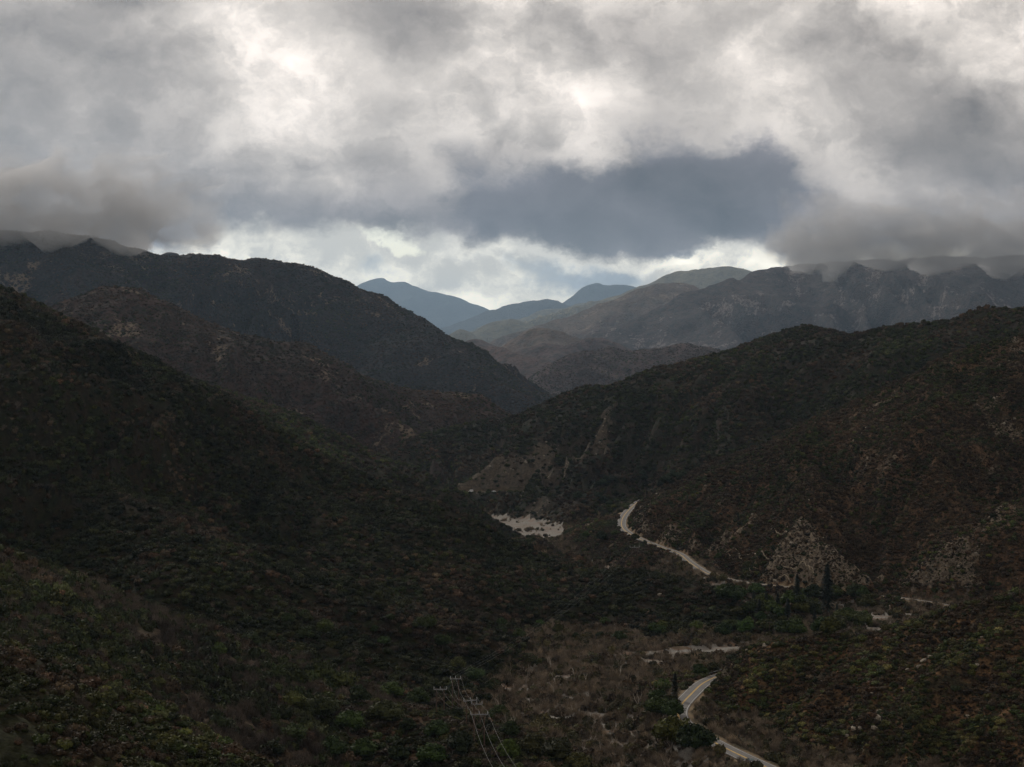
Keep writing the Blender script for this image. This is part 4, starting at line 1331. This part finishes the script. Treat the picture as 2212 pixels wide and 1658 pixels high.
VEINS = [[(455, 430), (500, 414), (545, 432)], [(478, 376), (512, 386), (542, 430)], [(558, 412), (600, 404), (632, 406), (618, 422)], [(565, 470), (584, 464), (590, 490), (640, 500)],
         [(655, 418), (690, 440), (740, 436), (800, 430)], [(745, 490), (800, 492), (880, 500)], [(870, 475), (920, 490), (950, 520), (975, 532)], [(690, 530), (750, 542), (790, 545), (835, 578)], [(710, 258), (760, 280), (800, 292), (812, 250)], [(420, 400), (452, 396), (480, 378)]]
hill_obj = bpy.data.objects['right_slope']
for k, vn in enumerate(VEINS):
    pp = []
    g = random.Random(k)
    for i in range(len(vn) - 1):
        for t in np.linspace(0, 1, 7, endpoint=False):
            a, b = crop6(*(np.array(vn[i]) * (1 - t) + np.array(vn[i + 1]) * t))
            h_ = hit(a + g.uniform(-0.6, 0.6), b, 1200)
            if h_:
                pp.append(h_)
    B = MB()
    if len(pp) > 4:
        pa = np.array(pp)
        for _ in range(2):
            pa[1:-1] = (pa[:-2] + 2 * pa[1:-1] + pa[2:]) / 4
        pp = [(q[0], q[1], max(q[2], ground(q[0], q[1]))) for q in pa]
    for i in range(len(pp) - 1):
        a = Vector(pp[i]); b = Vector(pp[i + 1])
        if (a - b).length > 14 or (a - b).length < 0.05:
            continue
        B.tube(a + Vector((0, -0.15, 0.1)), b + Vector((0, -0.15, 0.1)), g.uniform(0.25, 0.6), g.uniform(0.25, 0.6), 5)
    if B.v:
        obj('pale_vein', B.me('pale_vein'), M_VEIN, hill_obj)

# ------------------------------------------------------------------ power line
def hframe(name, label, u, v, Y, arm_px, rot=0.0, base=None, wide=None):
    """two-pole frame: u, v give the middle of the crossarm"""
    x, y, z = P(u, v, Y)
    gz = ground(x, y)
    w = wide or arm_px / F * Y
    hgt = max(z - gz, 8.0)
    e = obj(name, None, None, None, (x, y, gz), (0, 0, rot))
    sp = w * 0.29
    for s in (-1, 1):
        b = MB(); b.tube((s * sp, 0, -1.0), (s * sp, 0, hgt + 0.5), 0.24, 0.17, 8)
        obj('pole', b.me('pole'), M_WOOD, e)
    b = MB(); b.box((0, 0.22, hgt), (w, 0.22, 0.30)); b.box((0, -0.22, hgt), (w, 0.22, 0.30))
    obj('crossarm', b.me('crossarm'), M_STEEL, e)
    b = MB()
    b.tube((-sp, 0.3, hgt - 4.2), (sp, 0.3, hgt - 0.6), 0.07, 0.07, 5); b.tube((sp, 0.3, hgt - 4.2), (-sp, 0.3, hgt - 0.6), 0.07, 0.07, 5)
    obj('cross_brace', b.me('cross_brace'), M_WOOD, e)
    tips = []
    ca, sa = math.cos(rot), math.sin(rot)
    for s in (-0.48, 0, 0.48):
        b = MB()
        for q in range(6):
            b.tube((s * w, 0, hgt + 0.2 + q * 0.15), (s * w, 0, hgt + 0.29 + q * 0.15), 0.17, 0.10, 8)
        b.tube((s * w, 0, hgt + 0.1), (s * w, 0, hgt + 1.15), 0.05, 0.05, 5)
        obj('insulator', b.me('insulator'), M_GLASSINS, e)
        tips.append(Vector((x + s * w * ca, y + s * w * sa, gz + hgt + 1.15)))
    tag(e, label, 'power pole')
    return tips


A1 = hframe('power_pole_frame', 'nearest two-pole power frame with a wide pale crossarm at the bottom', 1035, 1544, 668, 38, 0.05)
A2 = hframe('power_pole_frame', 'narrow power frame just behind the nearest one', 1016, 1514, 700, 20, 0.5, wide=5.2)
A3 = hframe('power_pole_frame', 'uppermost small power frame above the nearest poles', 984, 1467, 790, 23, 0.1)
A4 = hframe('power_pole_frame', 'power frame standing alone at the left of the group', 951, 1490, 742, 28.5, 0.0)
A5 = hframe('power_pole_frame', 'power frame half hidden behind the nearest frame', 1030, 1525, 712, 24, 0.0)
A6 = hframe('power_pole_frame', 'lone power frame on the crest of the left spur below the road', 1371, 1183, 1212, 21, 0.0)


def single_pole(label, u, v0, v1, Y=None):
    h_ = hit(u, v1)
    hg = (v1 - v0) / F * h_[1]
    e = obj('utility_pole', None, None, None, h_)
    b = MB(); b.tube((0, 0, -0.8), (0, 0, hg), 0.20, 0.13, 7); obj('pole', b.me('pole'), M_WOOD, e)
    b = MB(); b.box((0, 0.16, hg - 0.6), (2.2, 0.12, 0.15)); obj('crossarm', b.me('crossarm'), M_WOOD, e)
    for s in (-0.95, 0.95):
        b = MB(); b.tube((s, 0.16, hg - 0.52), (s, 0.16, hg - 0.25), 0.07, 0.05, 6); obj('insulator', b.me('insulator'), M_GLASSINS, e)
    tag(e, label, 'utility pole')


single_pole('single wooden pole on the crest of the near right hill', 1989, 1309, 1340)
single_pole('single wooden pole at the right edge on the near right hill', 2203, 1250, 1292)
single_pole('thin wooden pole low in the grove behind the near right hill', 1662, 1345, 1374)


def wire(label, a, b, sag, r=0.022):
    B = MB()
    n = 16
    pts = [a.lerp(b, i / n) - Vector((0, 0, sag * 4 * (i / n) * (1 - i / n))) for i in range(n + 1)]
    for i in range(n):
        B.tube(pts[i], pts[i + 1], r, r, 4, False)
    tag(obj('power_line', B.me('power_line'), M_WIRE), label, 'wire', 'power lines')


side = ('left', 'middle', 'right')
for i in range(3):
    x, y, z = P(1105 + i * 20, 1700, 430)
    wire(side[i] + ' wire running from the nearest power frame to the bottom edge', A1[i], Vector((x + (i - 1) * 1.0, y, z)), 3.0)
    wire(side[i] + ' wire between the nearest frame and the narrow one behind', A2[i], A1[i], 0.6)
    wire(side[i] + ' wire from the narrow frame up to the uppermost frame', A3[i], A2[i], 4.0)
    wire(side[i] + ' wire spanning from the uppermost frame to the far spur frame', A6[i], A3[i], 6.0, 0.012)
    wire(side[i] + ' sagging wire between the left frame and the half hidden frame', A4[i], A5[i], 5.0)
    x, y, z = P(1640 + i * 12, 1345, 1120)
    wire(side[i] + ' wire going down from the far spur frame to the right', A6[i], Vector((x, y, z)), 3.0, 0.011)

# ------------------------------------------------------------------ roadside things
def road_at(y, seg=None):
    m = np.abs(ROAD[:, 1] - y)
    i = int(np.argmin(m))
    t = ROAD[min(i + 1, len(ROAD) - 1)] - ROAD[max(i - 1, 0)]
    t = t / np.hypot(t[0], t[1])
    return ROAD[i], t


for k, (u, v0, v1) in enumerate([(1443, 1181, 1194), (1460, 1199, 1214), (1477, 1213, 1228), (1497, 1233, 1247)]):
    h_ = hit(u, v1, 1250)
    if not h_:
        continue
    e = obj('roadside_pole', None, None, None, h_)
    hg = (v1 - v0) / F * h_[1]
    b = MB(); b.tube((0, 0, -0.5), (0, 0, hg), 0.11, 0.09, 6); obj('post', b.me('post'), plain('red_brown_post', (0.16, 0.05, 0.035), 0.8), e)
    b = MB(); b.tube((0, 0, hg), (0, 0, hg + 0.25), 0.14, 0.10, 6); obj('cap', b.me('cap'), M_STEEL, e)
    tag(e, ('uppermost', 'second', 'third', 'lowest')[k] + ' thin reddish post along the outer edge of the far road', 'post')

M_CARPAINT = plain('dark_car_paint', (0.018, 0.018, 0.022), 0.25, 0.1, 1, 0.6)
M_WHITEPAINT = plain('white_vehicle_paint', (0.66, 0.67, 0.68), 0.4, 0.08, 1, 0.5)
M_GLASS = plain('dark_window_glass', (0.10, 0.14, 0.14), 0.08, 0.05, 1, 0.8)
M_TYRE = plain('tyre_rubber', (0.02, 0.02, 0.02), 0.9)
M_RIM = plain('wheel_rim', (0.4, 0.4, 0.42), 0.35, 0.1, 2, 0.5, 0.6)
M_RED = plain('red_tail_lamp', (0.35, 0.02, 0.015), 0.3)
M_LAMP = plain('clear_head_lamp', (0.6, 0.6, 0.58), 0.2)


def loft(sections):
    """sections: list of (x, [(y, z), ...]) rings joined along x"""
    V = []; Q = []
    n = len(sections[0][1])
    for x, ring in sections:
        V += [(x, y, z) for (y, z) in ring]
    for i in range(len(sections) - 1):
        for j in range(n):
            k = (j + 1) % n
            Q.append((i * n + j, (i + 1) * n + j, (i + 1) * n + k, i * n + k))
    Q.append(tuple(range(n))); Q.append(tuple(reversed(range((len(sections) - 1) * n, len(sections) * n))))
    me = bpy.data.meshes.new('body')
    me.from_pydata(V, [], Q); me.update()
    return me


def vehicle(name, label, loc, rot, paint, kind='car', group=None):
    e = obj(name, None, None, None, loc, (0, 0, rot))
    w = 0.92

    def ring(z1, ww, roof=None, rw=0.66):
        r = [(-ww, 0.28), (-ww, z1)]
        r += [(-rw, roof), (rw, roof)] if roof else [(-ww * 0.96, z1 + 0.04), (ww * 0.96, z1 + 0.04)]
        return r + [(ww, z1), (ww, 0.28)]
    if kind == 'car':
        body = loft([(-2.2, ring(0.72, .80)), (-2.1, ring(0.92, .88)), (-1.5, ring(0.96, w)), (-0.9, ring(0.95, w, 1.36)), (-0.35, ring(0.94, w, 1.46)), (0.35, ring(0.94, w, 1.45)), (0.65, ring(0.93, w, 1.38)), (1.25, ring(0.90, w)), (1.95, ring(0.80, .88)), (2.2, ring(0.62, .78))])
    else:
        body = loft([(-2.7, ring(0.95, .95, 2.75, .95)), (0.9, ring(0.95, .95, 2.75, .95)), (0.92, ring(0.95, .92, 1.95, .8)), (1.6, ring(0.95, .92, 1.92, .78)), (2.0, ring(0.95, .92)), (2.75, ring(0.85, .88)), (2.8, ring(0.6, .85))])
    obj('body', body, paint, e)
    if kind == 'car':
        b = MB(); b.quad((0.72, -0.62, 1.375), (1.2, -0.80, 0.985), (1.2, 0.80, 0.985), (0.72, 0.62, 1.375)); obj('windscreen', b.me('windscreen'), M_GLASS, e)
        b = MB(); b.quad((-0.98, 0.62, 1.34), (-1.42, 0.78, 1.03), (-1.42, -0.78, 1.03), (-0.98, -0.62, 1.34)); obj('rear_window', b.me('rear_window'), M_GLASS, e)
        for s in (-1, 1):
            for (x0, x1) in ((-0.85, -0.05), (0.02, 0.68)):
                b = MB(); b.quad((x0, s * 0.905, 0.99), (x1, s * 0.905, 0.99), (x1 - .03, s * 0.70, 1.36), (x0 + .03, s * 0.70, 1.36)); obj('side_window', b.me('side_window'), M_GLASS, e)
    else:
        b = MB(); b.quad((1.62, -0.74, 1.88), (2.02, -0.84, 1.02), (2.02, 0.84, 1.02), (1.62, 0.74, 1.88)); obj('windscreen', b.me('windscreen'), M_GLASS, e)
    ax = (-1.35, 1.38) if kind == 'car' else (-1.7, 1.9)
    for xx in ax:
        for s in (-1, 1):
            b = MB(); b.tube((xx, s * 0.72, 0.34), (xx, s * 0.94, 0.34), 0.34, 0.34, 14); wh = obj('wheel', b.me('wheel'), M_TYRE, e)
            b = MB(); b.tube((xx, s * 0.93, 0.34), (xx, s * 0.955, 0.34), 0.21, 0.20, 10); obj('rim', b.me('rim'), M_RIM, wh)
    fr, bk = (2.16, -2.2) if kind == 'car' else (2.77, -2.72)
    for s in (-1, 1):
        b = MB(); b.box((fr, s * 0.58, 0.68), (0.1, 0.3, 0.14)); obj('headlight', b.me('headlight'), M_LAMP, e)
        b = MB(); b.box((bk + 0.06, s * 0.66, 0.80), (0.1, 0.26, 0.16)); obj('taillight', b.me('taillight'), M_RED, e)
    tag(e, label, 'car' if kind == 'car' else 'truck', group)
    return e


rp, tt = road_at(681)
nx_, ny_ = -tt[1], tt[0]
vehicle('car', 'dark car driving on the road at the bottom edge', (rp[0] + nx_ * 1.75, rp[1] + ny_ * 1.75, rp[2] + 0.01), math.atan2(-tt[1], -tt[0]), M_CARPAINT)
for (X, lab, kd) in ((-46, 'white box truck parked on the far shelf road', 'truck'), (-56, 'white car parked behind the far box truck', 'car'), (-22, 'white car parked near the cliff corner on the far shelf', 'car')):
    i = int(np.argmin(np.hypot(ROAD[:, 0] - X, ROAD[:, 1] - 2242)))
    t = ROAD[i + 1] - ROAD[i - 1]
    vehicle('parked_truck' if kd == 'truck' else 'parked_car', lab, (ROAD[i, 0], ROAD[i, 1] - 1.8, ROAD[i, 2] + 0.01), math.atan2(t[1], t[0]), M_WHITEPAINT, kd)


def guardrail(label, ya, yb, off):
    m = [i for i in range(len(ROAD)) if ya <= ROAD[i, 1] <= yb and ROAD[i, 1] < 1000]
    L = ROAD[m]
    t = np.gradient(L[:, :2], axis=0); t /= np.linalg.norm(t, axis=1)[:, None]
    Q = np.column_stack([L[:, 0] - t[:, 1] * off, L[:, 1] + t[:, 0] * off, L[:, 2]])
    e = obj('guardrail', None, None, None, tuple(Q[0]))
    o0 = Vector(Q[0])
    b = MB()
    for i in range(len(Q) - 1):
        a = Vector(Q[i]) - o0; c = Vector(Q[i + 1]) - o0
        for z in (0.52, 0.68):
            b.tube(a + Vector((0, 0, z)), c + Vector((0, 0, z)), 0.09, 0.09, 5, False)
    obj('rail', b.me('rail'), M_STEEL, e)
    for i in range(len(Q)):
        a = Vector(Q[i]) - o0
        b = MB(); b.box((a.x, a.y, a.z + 0.32), (0.14, 0.14, 0.8)); obj('post', b.me('post'), M_STEEL, e)
    tag(e, label, 'guardrail')


guardrail('pale metal guardrail where the near road bends behind the hill', 886, 918, 5.0)

# ------------------------------------------------------------------ the air
M_HAZE = bpy.data.materials.new('thin_haze')
M_HAZE.use_nodes = True
T_ = NT(M_HAZE.node_tree)
pv = T_.n('ShaderNodeVolumePrincipled')
pv.inputs['Color'].default_value = (0.50, 0.72, 1.0, 1)
pv.inputs['Density'].default_value = 1.4e-5
pv.inputs['Anisotropy'].default_value = 0.55
T_.link(pv.outputs[0], T_.n('ShaderNodeOutputMaterial').inputs['Volume'])
def cloud_bank(label, u0, u1, fade, Y, thick, dens, seed):
    """a bank of cloud hanging on a mountain top; its depth thins out to nothing at the ragged rim"""
    n, m = 110, 70
    U, V = np.meshgrid(np.linspace(u0, u1, n), np.linspace(250, 620, m), indexing='ij')
    t = fade(U, V + 26 * fbm(U / 70, V / 70, 5, seed), U + 70 * fbm(U / 80, V / 80, 5, seed + 5))
    t = t * (0.85 + 0.45 * fbm(U / 75, V / 70, 5, seed + 11))
    t[0, :] = 0; t[-1, :] = 0; t[:, 0] = 0; t[:, -1] = 0
    t = np.maximum(np.clip(t, 0, 1.3) * thick, 10.0)
    X = (U - CU) / F * Y; Z = EYE + (HV - V) / F * Y
    bow = 0.25 * thick * fbm(U / 160, V / 80, 3, seed + 21)
    A = np.stack([X, Y + bow - t / 2, Z], -1).reshape(-1, 3); B = np.stack([X, Y + bow + t / 2, Z], -1).reshape(-1, 3)
    I = np.arange(n * m).reshape(n, m)
    q = np.stack([I[:-1, :-1], I[:-1, 1:], I[1:, 1:], I[1:, :-1]], -1).reshape(-1, 4)
    q = q[t.ravel()[q].max(1) > 13.0]
    # rim of the kept part
    ed = np.concatenate([q[:, [0, 1]], q[:, [1, 2]], q[:, [2, 3]], q[:, [3, 0]]])
    key = ed.min(1) * (n * m) + ed.max(1)
    uq, cnt = np.unique(key, return_counts=True)
    rim = ed[np.isin(key, uq[cnt == 1])]
    side = np.stack([rim[:, 1], rim[:, 0], rim[:, 0] + n * m, rim[:, 1] + n * m], 1)
    me = mesh_np('cloud_bank', np.vstack([A, B]), np.vstack([q, q[:, ::-1] + n * m, side]), True)
    mm = bpy.data.materials.new('cloud_air'); mm.use_nodes = True
    T = NT(mm.node_tree)
    p = T.n('ShaderNodeVolumePrincipled')
    p.inputs['Color'].default_value = (0.93, 0.945, 0.99, 1)
    p.inputs['Density'].default_value = dens
    p.inputs['Anisotropy'].default_value = 0.35
    T.link(p.outputs[0], T.n('ShaderNodeOutputMaterial').inputs['Volume'])
    tag(obj('cloud_bank', me, mm), label, 'cloud_bank', None, 'stuff')


cloud_bank('grey cloud hanging over the top of the left mountain', -330, 640,
     lambda u, v, w: sstep(w, 540, 180) * sstep(v, 538 + 0.02 * u, 505) * sstep(v, 300, 480), 5100, 520, 0.0062, 801)
cloud_bank('grey cloud hanging over the top of the right massif', 1560, 2650,
     lambda u, v, w: sstep(w, 1640, 1800) * sstep(v, 596, 566) * sstep(v, 400, 545), 12170, 950, 0.0034, 821)
hz = MB(); hz.box((0, 30000, 1746), (56000, 68000, 3508))
tag(obj('haze', hz.me('haze'), M_HAZE), 'thin bluish haze filling the valley air', 'haze', None, 'stuff')
